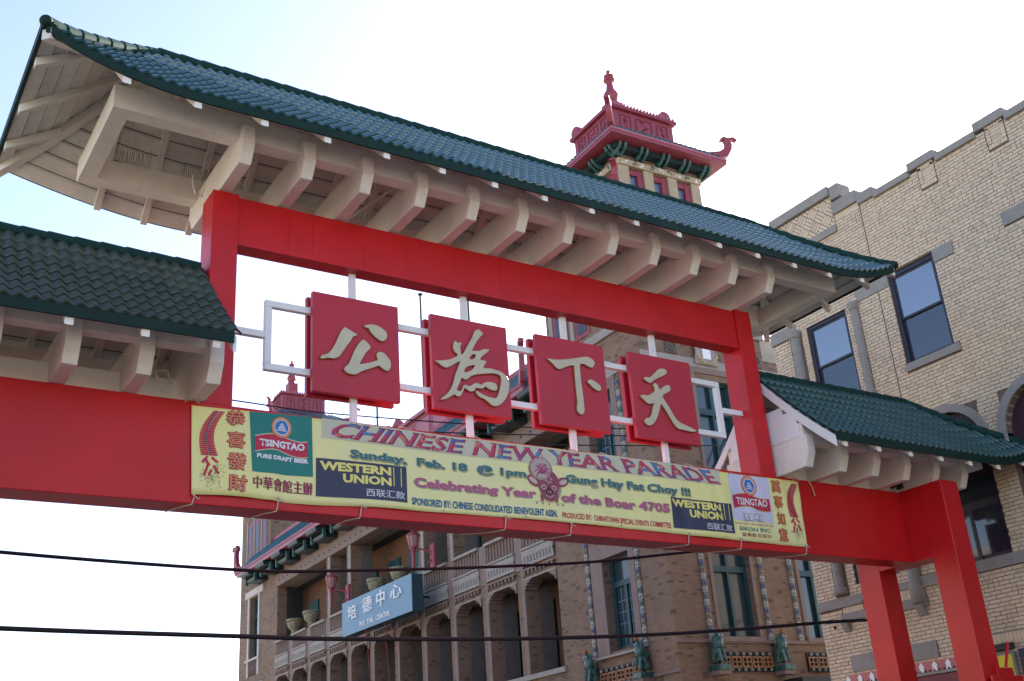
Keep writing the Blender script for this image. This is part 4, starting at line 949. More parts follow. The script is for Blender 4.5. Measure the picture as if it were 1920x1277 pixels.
mb = MB(); grid_wall(mb, ops+up_ops, 4.6, 35.0, 5.0, 14.6, .551, 1.15); P_(mb, 'loggia_piers', GREYB)
P_(MB().box(1.9, 2.0, 4.6, 36, 3, 15.4), 'loggia_back_wall', OCHRE)
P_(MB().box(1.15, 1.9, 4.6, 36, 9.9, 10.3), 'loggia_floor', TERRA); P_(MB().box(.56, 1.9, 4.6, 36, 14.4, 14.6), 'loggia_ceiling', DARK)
P_(MB().box(.0, 14, .0, 5.9, 3, 15.55), 'corner_core', DARK) if False else None
P_(MB().box(.0, .5, 0, LW, -.1, 3.0), 'ground_floor_wall', TERRA)
# back-wall doors and windows
for i, (a, b, c, d) in enumerate(ops):
    ym = (a+b)/2; f = P_(MB().box(1.80, 1.899, ym-.62, ym+.62, 6.0, 8.9), 'window', TEAL)
    for s__ in (-1, 1): P_(MB().box(1.785, 1.799, ym+s__*.30-.24, ym+s__*.30+.24, 6.2, 8.1), 'pane', GLASS2, f)
    P_(MB().box(1.785, 1.799, ym-.54, ym+.54, 8.2, 8.8), 'pane', GLASS2, f)
for y in (6, 8.6, 11.6, 15.2, 18.3, 20.9, 23.2, 25.9, 29, 31.5, 34):
    f = P_(MB().box(1.80, 1.899, y-.62, y+.62, 10.5, 13.4), 'window', TEAL)
    for s__ in (-1, 1): P_(MB().box(1.785, 1.799, y+s__*.30-.24, y+s__*.30+.24, 10.7, 12.5), 'pane', GLASS2, f)
# pale strips on the fronts of piers
for q in pier[:10]:
    P_(MB().box(-.045, -.002, q-.275, q-.06, 3.2, 9.7), 'pilaster', TERRA)
    P_(MB().box(-.045, -.002, q-.275, q+.275, 9.705, 11.2), 'pedestal', TERRA)
for q in (13.84, 16.52, 24.56, 27.24):
    P_(MB().box(-.045, -.002, q-.275, q-.03, 11.30, 14.30), 'pilaster', TERRAL)
# corbelled heads, dentils, lattice panels, balusters, rails
def corbel(y, s__, z=9.30):
    m1 = MB(); pts = [(y, z), (y+s__*.46, z), (y+s__*.46, z-.06), (y+s__*.34, z-.06), (y+s__*.34, z-.13), (y+s__*.20, z-.13), (y+s__*.20, z-.22), (y+s__*.08, z-.22), (y+s__*.08, z-.34), (y, z-.34)]
    m1.prism(pts, 'x', -.06, .50); return P_(m1, 'corbel', TERRA)
bal = MB().lathe([(.055, 0), (.055, .05), (.035, .08), (.06, .22), (.035, .42), (.03, .50), (.055, .58), (.055, .62)], (0, 0, 0), 7).mesh('baluster', smooth=True); bal.materials.append(TERRA)
nbal = 0
lat = MB(); den = MB()
for i, (a, b, c, d) in enumerate(ops):
    corbel(a, 1); corbel(b, -1)
    P_(MB().box(-.05, .50, a+.003, b-.003, 9.302, 9.36), 'lintel', TERRAL)
    n = max(3, int((b-a)/.24))
    for k in range(n):
        y = a+(k+.3)*(b-a)/n; den.box(-.12, -.052, y, y+.10, 9.47, 9.60)
    P_(MB().box(-.13, .0-.003, a, b, 9.602, 9.66), 'cornice', TERRA)
    # pierced panel : bars in zig-zag before a dark ground
    P_(MB().box(-.045, -.003, a, b, 9.80, 10.26), 'lattice_ground', BLACK)
    lat.box(-.10, -.046, a, b, 10.12, 10.34); lat.box(-.10, -.046, a, b, 9.76, 9.86)
    n = int((b-a)/.20)
    for k in range(n):
        y = a+k*(b-a)/n; q = (b-a)/n; lat.prism([(y, 9.86), (y+q*.42, 9.86), (y+q*.70, 10.12), (y+q*.28, 10.12)], 'x', -.10, -.046); lat.prism([(y+q*.55, 9.86), (y+q*.72, 9.86), (y+q*1.0, 10.12), (y+q*.83, 10.12)], 'x', -.10, -.046)
    P_(MB().box(-.14, .10, a-.0, b+.0, 10.36, 10.43), 'ledge', TERRAL)
    P_(MB().box(-.16, .12, a-.0, b+.0, 11.13, 11.245), 'hand_rail', TERRAL, bevel=.01)
    n = int((b-a)/.235)
    for k in range(n):
        y = a+(k+.5)*(b-a)/n; o = bpy.data.objects.new('baluster', bal); COL.objects.link(o); o.parent = PB; o.location = (-.02, y, 10.43); o.scale = (1, 1, 1.12); nbal += 1
P_(den, 'dentils', TERRA)['kind'] = 'stuff'; P_(lat, 'lattice_bars', TERRAL)['kind'] = 'stuff'
P_(MB().box(-.12, .02, 5.9, 35.2, 5.80, 5.977), 'sill', TERRAL, bevel=.01)
# beam over the top loggia with studs, pent roof and brackets
P_(MB().box(-.06, -.002, 4.4, 35.2, 14.325, 14.95), 'lintel_beam', TERRA)
sm = MB()
for k in range(44): sm.ball((-.065, 4.9+k*.69, 14.62), .05, 6, 3)
P_(sm, 'studs', BLKTC)['kind'] = 'stuff'
for k in range(14):
    y = 5.2+k*2.683
    if y > 38.6: break
    for dz, dd in ((0, .75), (.30, 1.15)):
        m1 = MB().prism([(-dd, 15.05+dz), (0, 15.05+dz), (0, 15.30+dz), (-dd-.05, 15.30+dz), (-dd-.10, 15.20+dz), (-dd-.06, 15.10+dz)], 'y', y-.70, y+.70); P_(m1, 'roof_bracket', BLKTC, bevel=.03)
    P_(MB().box(-.9, -.70, y-.86, y-.74, 14.95, 15.5), 'bracket_scroll', GRNTC, bevel=.03); P_(MB().box(-.9, -.70, y+.74, y+.86, 14.95, 15.5), 'bracket_scroll', GRNTC, bevel=.03)
def pent(y0, y1, z0, x_out, z1, x_in, horns=True, run=0):
    m1 = MB(); m1.add([(x_out, y0, z0), (x_out, y1, z0), (x_in, y1, z1), (x_in, y0, z1)], [(3, 2, 1, 0)]); m1.add([(x_out, y0, z0-.05), (x_out, y1, z0-.05), (x_in, y1, z0-.05), (x_in, y0, z0-.05)], [(0, 1, 2, 3)])
    m1.add([(x_out, y0, z0), (x_in, y0, z1), (x_in, y0, z0-.05), (x_out, y0, z0-.05)], [(0, 1, 2, 3)]); m1.add([(x_out, y1, z0), (x_in, y1, z1), (x_in, y1, z0-.05), (x_out, y1, z0-.05)], [(3, 2, 1, 0)])
    r_ = P_(m1, 'pent_roof', ROOFT)
    rb_ = MB(); n = int((y1-y0)/.30)
    for k in range(n+1):
        y = y0+(y1-y0)*k/n; rb_.tube([(x_out-.02, y, z0+.04), (x_in, y, z1+.04)], .055, 6)
    P_(rb_, 'roll_tiles', ROOFT, r_)['kind'] = 'stuff'
    P_(MB().box(x_out-.10, x_out, y0-.1, y1+.1, z0-.30, z0-.03), 'fascia', PINKL, r_); P_(MB().box(x_out-.14, x_out-.0, y0-.1, y1+.1, z0-.10, z0+.03), 'fascia', PINK, r_)
    P_(MB().box(x_out, x_in, y0-.05, y1+.05, z0-.30, z0-.052), 'soffit', PINK, r_)
    P_(MB().box(x_in-.1, x_in+.1, y0, y1, z1-.05, z1+.20), 'ridge', PINK, r_, bevel=.03)
    return r_
def horn(x, y, z, dx, dy, h=1.2, l=1.4, t=.05, m=None, parent=None):
    # upswept fish-tail ridge end lying in the vertical plane through (dx,dy)
    d = Vector((dx, dy, 0)).normalized(); nn = Vector((-d.y, d.x, 0))*t
    pr = [(-l, -.05), (-l*.5, .0), (-.15, -.02), (.18, .10), (.36, .40), (.40, .75*h), (.34, .92*h), (.48, 1.0*h), (.62, .95*h), (.60, 1.04*h), (.46, 1.12*h), (.28, 1.05*h), (.12, 1.14*h), (-.02, 1.02*h), (-.04, .93*h), (.10, .97*h), (.16, .80*h), (.08, .52*h), (-.15, .34*h), (-l*.5, .22*h), (-l, .16*h)]
    vs = [Vector((x, y, z))+d*a+Vector((0, 0, b))+nn*s__ for s__ in (-1, 1) for a, b in pr]; n = len(pr)
    fs = [tuple(range(n)), tuple(range(n, 2*n))[::-1]]+[((i+1) % n, i, n+i, n+(i+1) % n) for i in range(n)]
    return P_(MB().add(vs, fs), 'upturned_horn', m or PINK, parent)
pent(5.7, 39.0, 15.90, -1.05, 17.3, .25)
horn(-1.05, 5.7, 15.9, -.5, -1, 1.5, t=.1); horn(-1.0, 39.3, 15.7, -.15, 1, 1.7, 3.2, .12)
# raised red parapet in the middle of the roof
for (a, b) in ((12.0, 21.0),):
    P_(MB().box(.3, .8, a, b, 16.6, 18.55), 'red_parapet', PINK, bevel=.02); P_(MB().box(.15, .95, a-.15, b+.15, 18.55, 18.72), 'parapet_cap', PINKL, bevel=.02)
    for k in range(5): P_(MB().box(.27, .297, a+.4+k*1.72, a+1.7+k*1.72, 16.9, 18.3), 'relief_panel', PINKL)
P_(MB().box(.35, .7, 21.02, 34.5, 16.6, 17.35), 'red_parapet', PINK, bevel=.02)
P_(MB().box(.34, .36, 12.4, 30, 15.1, 15.2), 'ledge', PINKL)
m1 = MB(); oy = 19.6
for e in (-1, 1): m1.tube([(.3, oy+e*.05, 18.2), (.3, oy+e*.2, 18.75), (.3, oy+e*.55, 19.0), (.3, oy+e*.85, 18.8), (.3, oy+e*.8, 18.5)], [.2, .26, .22, .16, .08], 8)
P_(m1, 'ridge_scroll', PINK, smooth=True)
# towers : shaft, lower roof, window stage, roof, parapet, finial
def tower(y0, y1, mirror=False, sh=0, lift=0):
    W = y1-y0; T = P_(MB().box(0, W*1.0, y0, y1, 15.6, 20.2+lift), 'tower_shaft', TAN)
    yc = (y0+y1)/2
    # shaft windows with red frames
    for yy in ((y1-.95, y1-2.3) if not mirror else (y0+.95, y0+2.3, y0+3.6)):
        P_(MB().box(-.03, .02, yy-.45, yy+.45, 16.9, 19.2), 'window', PINK, T); P_(MB().box(-.045, -.031, yy-.28, yy+.28, 17.05, 19.0), 'pane', GLASSD, T)
        P_(MB().box(-.07, -.0, yy+.47, yy+.68, 16.7, 19.4), 'pilaster', TERRAL, T)
    P_(MB().box(-.10, .0, y0, y1, 16.35, 16.68), 'string_course', TERRAL, T, bevel=.02); P_(MB().box(-.12, W+.1, y0-.12, y0-.002, 16.35, 16.68), 'string_course', TERRAL, T, bevel=.02)
    # lower skirt roof
    def skirt(x0, x1, ya, yb, z0, rise, ins, o=.0):
        vs = [(x0, ya, z0), (x1, ya, z0), (x1, yb, z0), (x0, yb, z0), (x0+ins, ya+ins, z0+rise), (x1-ins, ya+ins, z0+rise), (x1-ins, yb-ins, z0+rise), (x0+ins, yb-ins, z0+rise)]
        r_ = P_(MB().add(vs, [(0, 1, 5, 4), (1, 2, 6, 5), (2, 3, 7, 6), (3, 0, 4, 7), (3, 2, 1, 0), (4, 5, 6, 7)]), 'tower_roof', ROOFT, T)
        rb_ = MB(); n = int((x1-x0)/.22)
        for k in range(n+1):
            u = k/n; x = x0+(x1-x0)*u; xi = min(max(x, x0+ins), x1-ins); rb_.tube([(x, ya-.03, z0+.05), (xi, ya+ins, z0+rise+.05)], .06, 6); rb_.tube([(x, yb+.03, z0+.05), (xi, yb-ins, z0+rise+.05)], .06, 5)
        n = int((yb-ya)/.22)
        for k in range(n+1):
            u = k/n; y = ya+(yb-ya)*u; yi = min(max(y, ya+ins), yb-ins); rb_.tube([(x0-.03, y, z0+.05), (x0+ins, yi, z0+rise+.05)], .06, 6)
        P_(rb_, 'roll_tiles', ROOFT, T)['kind'] = 'stuff'
        e = .07
        for (a, b, c, d) in ((x0-e, x1+e, ya-e, ya), (x0-e, x0, ya+.001, yb+e), (x0+.001, x1+e, yb, yb+e), (x1, x1+e, ya+.001, yb-.001)):
            P_(MB().box(a, b, c, d, z0-.25, z0-.12), 'fascia', PINK, T, bevel=.01); P_(MB().box(a-.02, b+.02, c-.02, d+.02, z0-.118, z0-.03), 'fascia', PINKL, T, bevel=.01)
        P_(MB().box(x0+.002, x1-.002, ya+.002, yb-.002, z0-.25, z0-.12), 'soffit', PINK, T)
        for (a, b, dx, dy) in ((x0, ya, -1, -1), (x1, ya, 1, -.35), (x0, yb, -1, 1), (x1, yb, 1, 1))[:(4 if z0 > 22 else 1)]: horn(a, b, z0, dx, dy, .85, 1.7, .10, PINK, T)
        return r_
    skirt(-.85, 4.4, y0-.85, y1+.85, 20.6, .9, 1.2)
    # window stage
    a0, a1, b0, b1 = .25, 3.95, (y0+.25 if not mirror else y1-3.4)+sh, (y0+3.4 if not mirror else y1-.25)+sh
    P_(MB().box(a0+.30, a1-.30, b0+.30, b1-.30, 20.4, 23.3), 'stage_core', DARK, T)
    def stage_face(n, f):
        for k in range(n+1): f('stage_pier', k)
    nx = 3; ws = (a1-a0-.0)/nx
    for k in range(nx+1):
        x = a0+k*(a1-a0-.42)/nx; P_(MB().box(x, x+.42, b0, b0+.35, 20.4, 22.55), 'stage_pier', TERRAL2, T, bevel=.01); P_(MB().box(x, x+.42, b1-.35, b1, 20.4, 22.55), 'stage_pier', TERRAL2, T)
        if k < nx:
            xa, xb = x+.42, x+(a1-a0-.42)/nx
            for q in (0, 1):
                P_(MB().box(xa, xa+.07, b0+.12, b0+.28, 20.4, 22.5), 'window_frame', PINK, T); 
                break
            P_(MB().box(xb-.26, xb, b0+.08, b0+.30, 20.4, 22.5), 'window_frame', PINK, T); P_(MB().box(xa+.07, xb-.26, b0+.10, b0+.30, 22.28, 22.5), 'window_frame', PINK, T)
            P_(MB().box(xa+.07, xb-.26, b0+.20, b0+.22, 20.4, 22.28), 'pane', GLASSB, T)
    for k in range(3):
        y = b0+k*(b1-b0-.4)/2; P_(MB().box(a0+.002, a0+.35, y+.002, y+.398, 20.4, 22.548), 'stage_pier', TERRAL2, T)
        if k < 2: P_(MB().box(a0+.1, a0+.25, y+.42, y+.4+(b1-b0-.4)/2-.4, 20.4, 22.5), 'window_frame', PINK, T)
    # figured frieze
    P_(MB().box(a0-.05, a1+.05, b0-.05, b1+.05, 22.552, 22.80), 'frieze', TERRAL2, T)
    fz = MB(); rr = random.Random(2); gz = MB()
    for k in range(9):
        x = a0+.05+k*(a1-a0-.1)/9
        for j in range(5): (fz if k % 2 == 0 else gz).ball((x+.05+rr.uniform(0, .28), b0-.055, 22.68+rr.uniform(-.07, .07)), .035, 6, 4)
    for k in range(7):
        y = b0+.05+k*(b1-b0-.1)/7
        for j in range(5): (fz if k % 2 == 0 else gz).ball((a0-.055, y+.05+rr.uniform(0, .28), 22.68+rr.uniform(-.07, .07)), .035, 6, 4)
    P_(fz, 'frieze_reliefs', WHITE, T)['kind'] = 'stuff'; P_(gz, 'frieze_reliefs', GRNTC, T)['kind'] = 'stuff'
    P_(MB().box(a0+.02, a1-.02, b0+.02, b1-.02, 22.802, 23.0), 'stage_cornice', TAN, T)
    # green brackets under the eaves
    for k in range(5):
        x = a0-.1+k*(a1-a0+.2)/4
        for o_ in (-.14, .10):
            for s__, yb_ in ((-1, b0), (1, b1)):
                P_(MB().prism([(yb_-s__*.1, 22.80), (yb_+s__*.20, 22.86), (yb_+s__*.42, 23.02), (yb_+s__*.5, 23.18), (yb_-s__*.1, 23.18)], 'x', x+o_, x+o_+.10), 'eave_bracket', GRNTC, T, bevel=.02)
    for k in range(4):
        y = b0+k*(b1-b0)/3
        for o_ in (-.14, .06):
            P_(MB().prism([(a0+.1, 22.80), (a0-.20, 22.86), (a0-.42, 23.02), (a0-.5, 23.18), (a0+.1, 23.18)], 'y', y+o_, y+o_+.10), 'eave_bracket', GRNTC, T, bevel=.02)
    P_(MB().box(a0-.35, a1+.35, b0-.35, b1+.35, 23.0, 23.17), 'bracket_plate', BLKTC, T)
    skirt(a0-.72, a1+.40+.32, b0-.72, b1+.72, 23.48, .62, .95)
    # parapet box with relief panels
    c0, c1, d0, d1 = a0+.30, a1-.55, b0+.42, b1-.25
    P_(MB().box(c0, c1, d0, d1, 23.9, 25.30), 'parapet_box', PINK, T, bevel=.02); P_(MB().box(c0-.14, c1+.14, d0-.14, d1+.14, 25.302, 25.44), 'parapet_cap', PINK, T, bevel=.02)
    dn = MB()
    for k in range(20): dn.box(c0-.12+k*(c1-c0+.2)/20, c0-.05+k*(c1-c0+.2)/20, d0-.17, d0-.10, 25.36, 25.50)
    P_(dn, 'cap_beads', PINKL, T)['kind'] = 'stuff'
    for (u0, u1, kind) in ((.12, .30, 0), (.38, .64, 1), (.72, .90, 0)):
        x0_, x1_ = c0+(c1-c0)*u0, c0+(c1-c0)*u1
        for (a, b, c, d) in ((x0_, x1_, 24.2, 24.235), (x0_, x1_, 25.1, 25.135), (x0_, x0_+.03, 24.236, 25.099), (x1_-.03, x1_, 24.236, 25.099)): P_(MB().box(a, b, d0-.03, d0-.001, c, d), 'relief_panel', PINKD, T)
        g_ = MB(); rr = random.Random(int(u0*100))
        for j in range(7): g_.tube([((x0_+x1_)/2+rr.uniform(-.1, .1)*(1+kind), d0-.01, 24.35+j*.10), ((x0_+x1_)/2+rr.uniform(-.1, .1)*(1+kind), d0-.03, 24.42+j*.10), ((x0_+x1_)/2+rr.uniform(-.1, .1)*(1+kind), d0-.01, 24.42+j*.10)], .022, 5)
        P_(g_, 'relief_figure', PINKD, T)
        y0_, y1_ = d0+(d1-d0)*u0, d0+(d1-d0)*u1
        for (a, b, c, d) in ((y0_, y1_, 24.2, 24.235), (y0_, y1_, 25.1, 25.135), (y0_, y0_+.03, 24.236, 25.099), (y1_-.03, y1_, 24.236, 25.099)): P_(MB().box(c0-.03, c0-.001, a, b, c, d), 'relief_panel', PINKD, T)
        g_ = MB()
        for j in range(7): g_.tube([(c0-.01, (y0_+y1_)/2+rr.uniform(-.1, .1)*(1+kind), 24.35+j*.10), (c0-.03, (y0_+y1_)/2+rr.uniform(-.1, .1)*(1+kind), 24.42+j*.10)], .022, 5)
        P_(g_, 'relief_figure', PINKD, T)
    for (a, b, ax) in ((c0+.1, d1-.1, 1), (c1-.25, d0+.12, 0), (c1-.25, d1-.1, 0), (c0+.1, d0+.1, 2)):
        if ax == 2: continue
        m1 = MB(); n = 12; pr_ = [(.26*cos(2*pi*i/n), .26*sin(2*pi*i/n)+.10) for i in range(n)]
        if ax: m1.prism([(b+u, 25.55+v) for u, v in pr_], 'x', a-.12, a+.10); m1.prism([(b-.9, 25.44), (b+.2, 25.44), (b+.2, 25.65), (b-.2, 25.7)], 'x', a-.08, a+.06)
        else: m1.prism([(a+u, 25.55+v) for u, v in pr_], 'y', b-.10, b+.12); m1.prism([(a-.7, 25.44), (a+.2, 25.44), (a+.2, 25.7), (a-.2, 25.72)], 'y', b-.06, b+.08)
        P_(m1, 'scroll_end', PINK, T, bevel=.02)
    fx, fy = (c0+c1)/2-.35, (d0+d1)/2
    prof = [(.46, 0), (.46, .14), (.36, .2), (.42, .32), (.50, .55), (.52, .72), (.44, .90), (.30, 1.10), (.25, 1.35), (.22, 1.62), (.20, 1.78), (.38, 1.82), (.40, 1.90), (.24, 1.98), (.22, 2.08), (.34, 2.12), (.35, 2.2), (.18, 2.28), (.10, 2.42), (.15, 2.50), (.13, 2.60), (.04, 2.66)]
    P_(MB().box(fx-.3, fx+.3, fy-.3, fy+.3, 25.445, 26.52), 'pedestal', PINK, T); P_(MB().lathe([(r*.58, z_*.62) for r, z_ in prof], (fx, fy, 26.52), 16), 'finial', PINK, T, smooth=True)
    if lift:
        for o in T.children:
            if min(v.co.z for v in o.data.vertices) > 19.9: o.location.z += lift
GLASSD = mat('dim_glass', (.04, .05, .07), .35, .1, 3, 0, spec=.4)
tower(0, 5.4); tower(36.4, 41.8, True, -2.5, 1.35)
# side wall (faces the camera) in local x
mb = MB(); W2 = 14
side_ops = [(1.75, 3.3, 6.05, 9.1), (5.4, 6.9, 6.05, 9.1), (9.1, 10.6, 6.05, 9.1), (2.1, 3.7, 11.0, 14.5), (6.3, 7.9, 11.0, 14.5)]
ys = sorted(set([.556, W2]+[v for r in side_ops for v in r[:2]])); zs = sorted(set([0, 15.6]+[v for r in side_ops for v in r[2:]]))
for a, b in zip(ys[:-1], ys[1:]):
    for c, d in zip(zs[:-1], zs[1:]):
        cx_, cz2 = (a+b)/2, (c+d)/2
        if not any(r[0] < cx_ < r[1] and r[2] < cz2 < r[3] for r in side_ops): mb.box(a, b, 0, .5, c, d)
P_(mb, 'side_wall', TAN)
P_(MB().box(2.1, W2, 1.2, LW, 0, 15.3), 'inner_core', DARK)
for (a, b, c, d) in side_ops:
    f = MB(); f.box(a, a+.12, .18, .32, c, d); f.box(b-.12, b, .18, .32, c, d); f.box(a+.12, b-.12, .18, .32, d-.1, d); f.box(a+.12, b-.12, .17, .33, c+(d-c)*.66, c+(d-c)*.72); f.box((a+b)/2-.05, (a+b)/2+.05, .18, .32, c, d-.1)
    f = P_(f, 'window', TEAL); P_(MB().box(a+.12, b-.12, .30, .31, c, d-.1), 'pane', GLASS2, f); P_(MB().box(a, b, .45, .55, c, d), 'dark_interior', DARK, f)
    P_(MB().box(a-.15, b+.15, -.10, .1, c-.16, c-.01), 'sill', TERRA, bevel=.01)
    P_(MB().box(a-.14, a-.002, -.04, .0-.002, c, d+.2), 'jamb', TERRA); P_(MB().box(b+.002, b+.14, -.04, -.002, c, d+.2), 'jamb', TERRA); P_(MB().box(a-.14, b+.14, -.05, -.003, d+.202, d+.6), 'lintel', TERRA)
# corner windows in the front
for (z0_, z1_) in ((6.05, 9.0), (10.9, 14.5)):
    for (a, b) in ((1.85, 3.30), (38.2, 39.85)):
        f = MB(); f.box(.28, .42, a, a+.14, z0_, z1_); f.box(.28, .42, b-.14, b, z0_, z1_); f.box(.28, .42, a+.14, b-.14, z1_-.12, z1_); f.box(.27, .43, a+.14, b-.14, z0_+(z1_-z0_)*.68, z0_+(z1_-z0_)*.74); f.box(.28, .42, (a+b)/2-.06, (a+b)/2+.06, z0_, z0_+(z1_-z0_)*.68); f.box(.28, .42, a+.14, b-.14, z0_, z0_+.14)
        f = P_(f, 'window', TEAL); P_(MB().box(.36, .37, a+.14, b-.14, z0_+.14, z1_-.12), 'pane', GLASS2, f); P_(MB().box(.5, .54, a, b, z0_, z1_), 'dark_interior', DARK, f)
        bars_ = MB()
        for k in range(1, 5): y = a+.14+(b-a-.28)*k/5; bars_.box(.345, .358, y-.012, y+.012, z0_+.14, z0_+(z1_-z0_)*.68)
        for k in range(1, 5): zz = z0_+.14+(z1_-z0_)*.6*k/5; bars_.box(.344, .357, a+.14, b-.14, zz-.010, zz+.010)
        P_(bars_, 'glazing_bars', SIGNB, f)
    P_(MB().box(-.06, -.002, 3.302, 3.95, z0_-.1, z1_+.5), 'stone_surround', TERRA); P_(MB().box(-.06, -.002, 1.55, 1.848, z0_-.1, z1_+.5), 'stone_surround', TERRA); P_(MB().box(-.062, -.004, 1.85, 3.30, z1_+.005, z1_+.5), 'stone_surround', TERRA)
    P_(MB().box(-.16, .25, 1.5, 4.0, z0_-.18, z0_-.105), 'sill', TERRAL, bevel=.01); P_(MB().box(-.16, .25, 37.8, 40.3, z0_-.12, z0_-.005), 'sill', WHITEST, bevel=.01)
    P_(MB().box(-.08, -.002, 37.96, 38.198, z0_-1.0, z1_+.05), 'jamb', WHITEST); P_(MB().box(-.08, -.002, 39.852, 40.1, z0_-1.0, z1_+.05), 'jamb', WHITEST); P_(MB().box(-.12, -.002, 37.3, 40.5, z1_+.052, z1_+.45), 'lintel', WHITEST)
    for k in range(6): P_(MB().lathe([(.05, 0), (.04, .2), (.06, .4), (.04, .7), (.05, .8)], (-.05, 38.32+k*.28, z0_-.95), 6), 'baluster', TERRA, smooth=True)
m1 = MB(); n = 12; c_ = (2.55, 14.9)
m1.prism([(c_[0]+1.25*cos(pi*i/n), c_[1]+.75*sin(pi*i/n)) for i in range(n+1)], 'x', -.07, -.003); P_(m1, 'arch_tympanum', TERRAL)
# ceramic strips
rr = random.Random(11)
STR = [mat('ceramic_'+n_, c_, .35, .2, 9, .2) for n_, c_ in (('cream', (.34, .32, .28)), ('blue', (.11, .13, .19)), ('brown', (.22, .17, .13)), ('green', (.12, .16, .15)))]
def strip_col(x, y, z0_, z1_, axis):
    k = 0; z_ = z0_
    while z_ < z1_:
        m_ = STR[(0, 1, 0, 2, 1, 0, 3)[k % 7]]; m1 = MB()
        if axis == 'y': m1.box(-.065, -.003, y-.085, y+.085, z_+.01, z_+.19); m1.ball((-.07, y, z_+.10), .06, 7, 4)
        else: m1.box(x-.085, x+.085, -.065, -.003, z_+.01, z_+.19); m1.ball((x, -.07, z_+.10), .06, 7, 4)
        P_(m1, 'ceramic_tile', m_); z_ += .20; k += 1
for y in (4.15, 1.42): strip_col(0, y, 5.95, 9.95, 'y'); strip_col(0, y, 10.9, 14.6, 'y')
for x in (1.32, 3.72, 5.0): strip_col(x, 0, 5.95, 9.9, 'x')
# band courses on both faces
P_(MB().box(-.07, .0-.002, -.07, LW, 5.02, 5.10), 'string_course', TERRA); P_(MB().box(-.072, W2, -.07, -.002, 5.85, 5.95), 'string_course', TERRA); P_(MB().box(-.07, W2, -.06, -.002, 14.9, 15.2), 'string_course', TERRAL)
P_(MB().box(-.065, .0-.003, -.06, 4.4, 10.05, 10.2), 'string_course', TERRAL)
# orange openwork panels with green lions at their ends
def openwork(y0, y1, face):
    m1 = MB(); n = 5
    for k in range(n):
        a = y0+(y1-y0)*k/n; b = y0+(y1-y0)*(k+1)/n
        for (u0_, u1_, v0, v1) in ((a+.02, b-.02, 5.12, 5.17), (a+.02, b-.02, 5.40, 5.45), (a+.02, a+.06, 5.17, 5.40), (b-.06, b-.02, 5.17, 5.40), ((a+b)/2-.02, (a+b)/2+.02, 5.17, 5.40), (a+.06, b-.06, 5.27, 5.30)):
            m1.box(-.10, -.06, u0_, u1_, v0, v1) if face == 'y' else m1.box(u0_, u1_, -.10, -.06, v0, v1)
    P_(m1, 'openwork_panel', ORANGE)
    s1 = MB()
    for k in range(8):
        a = y0+(y1-y0)*(k+.5)/8; s1.ball((-.11, a, 5.52) if face == 'y' else (a, -.11, 5.52), .055, 6, 4); s1.ball((-.11, a, 5.06) if face == 'y' else (a, -.11, 5.06), .05, 6, 4)
    P_(s1, 'shell_band', TERRAL)['kind'] = 'stuff'
    P_(MB().box(-.05, -.004, y0, y1, 5.0, 5.6) if face == 'y' else MB().box(y0, y1, -.05, -.004, 5.0, 5.6), 'panel_ground', BLACK)
openwork(1.65, 3.95, 'y'); openwork(1.5, 3.6, 'x'); openwork(5.1, 7.2, 'x')
def lion(px_, py_, z_, rz, label):
    # the seated temple lion: haunches, chest, mane, head with muzzle, fore legs, tail, ball on the head
    t = empty('lion_statue', (px_, py_, z_), rz); tag(t, label, 'statue', 'green glazed lions on the corner ledges')
    body = bpy.data.meshes.new('body'); bm = bmesh.new()
    sk = bpy.data.objects.new('body', body)
    V = [(0, 0, .30), (-.02, 0, .48), (-.06, 0, .66), (-.14, 0, .72), (.10, 0, .26), (.10, .10, .14), (.04, .11, .05), (.10, -.10, .14), (.04, -.11, .05), (-.06, .09, .46), (-.12, .09, .25), (-.14, .09, .05), (-.06, -.09, .46), (-.12, -.09, .25), (-.14, -.09, .05), (.20, 0, .30), (.24, 0, .48), (.17, 0, .58)]
    Ed = [(0, 1), (1, 2), (2, 3), (0, 4), (4, 5), (5, 6), (4, 7), (7, 8), (1, 9), (9, 10), (10, 11), (1, 12), (12, 13), (13, 14), (4, 15), (15, 16), (16, 17)]
    Rd = [.14, .14, .13, .075, .14, .10, .05, .10, .05, .06, .045, .05, .06, .045, .05, .045, .05, .02]
    for v in V: bm.verts.new(v)
    bm.verts.ensure_lookup_table()
    for a, b in Ed: bm.edges.new((bm.verts[a], bm.verts[b]))
    lay = bm.verts.layers.skin.verify()
    for i, v in enumerate(bm.verts): v[lay].radius = (Rd[i], Rd[i]); v[lay].use_root = i == 0
    bm.to_mesh(body); bm.free(); COL.objects.link(sk); sk.modifiers.new('s', 'SKIN'); sk.modifiers.new('u', 'SUBSURF').levels = 1
    me = bpy.data.meshes.new_from_object(sk.evaluated_get(bpy.context.evaluated_depsgraph_get())); bpy.data.objects.remove(sk); me.materials.clear(); me.materials.append(GRNTC); me.name = 'body'
    o = bpy.data.objects.new('body', me); COL.objects.link(o); o.parent = t
    m1 = MB()
    for k in range(16):
        a = 2*pi*k/16; m1.ball((-.03+.02*cos(3*a), .12*cos(a), .66+.12*sin(a)), .045, 6, 4)
    m1.obj('mane', GRNTC, t, local=True, smooth=True)
    MB().ball((-.12, 0, .86), .07, 8, 5).obj('ball', ORANGE, t, local=True, smooth=True)
    m1 = MB(); m1.ball((-.17, .05, .72), .018, 5, 4); m1.ball((-.17, -.05, .72), .018, 5, 4); m1.obj('eye', WHITE, t, local=True)
    MB().box(-.22, .22, -.18, .18, -.16, 0).obj('plinth', GRNTC, t, local=True, bevel=.02)
    t.scale = (1.15, 1.15, 1.15); return t
Rz = Matrix.Rotation(-AN, 4, 'Z')
def wP(lx, ly, z): return Vector((18, 12, 0))+(Rz @ Vector((lx, ly, 0)))+Vector((0, 0, z))
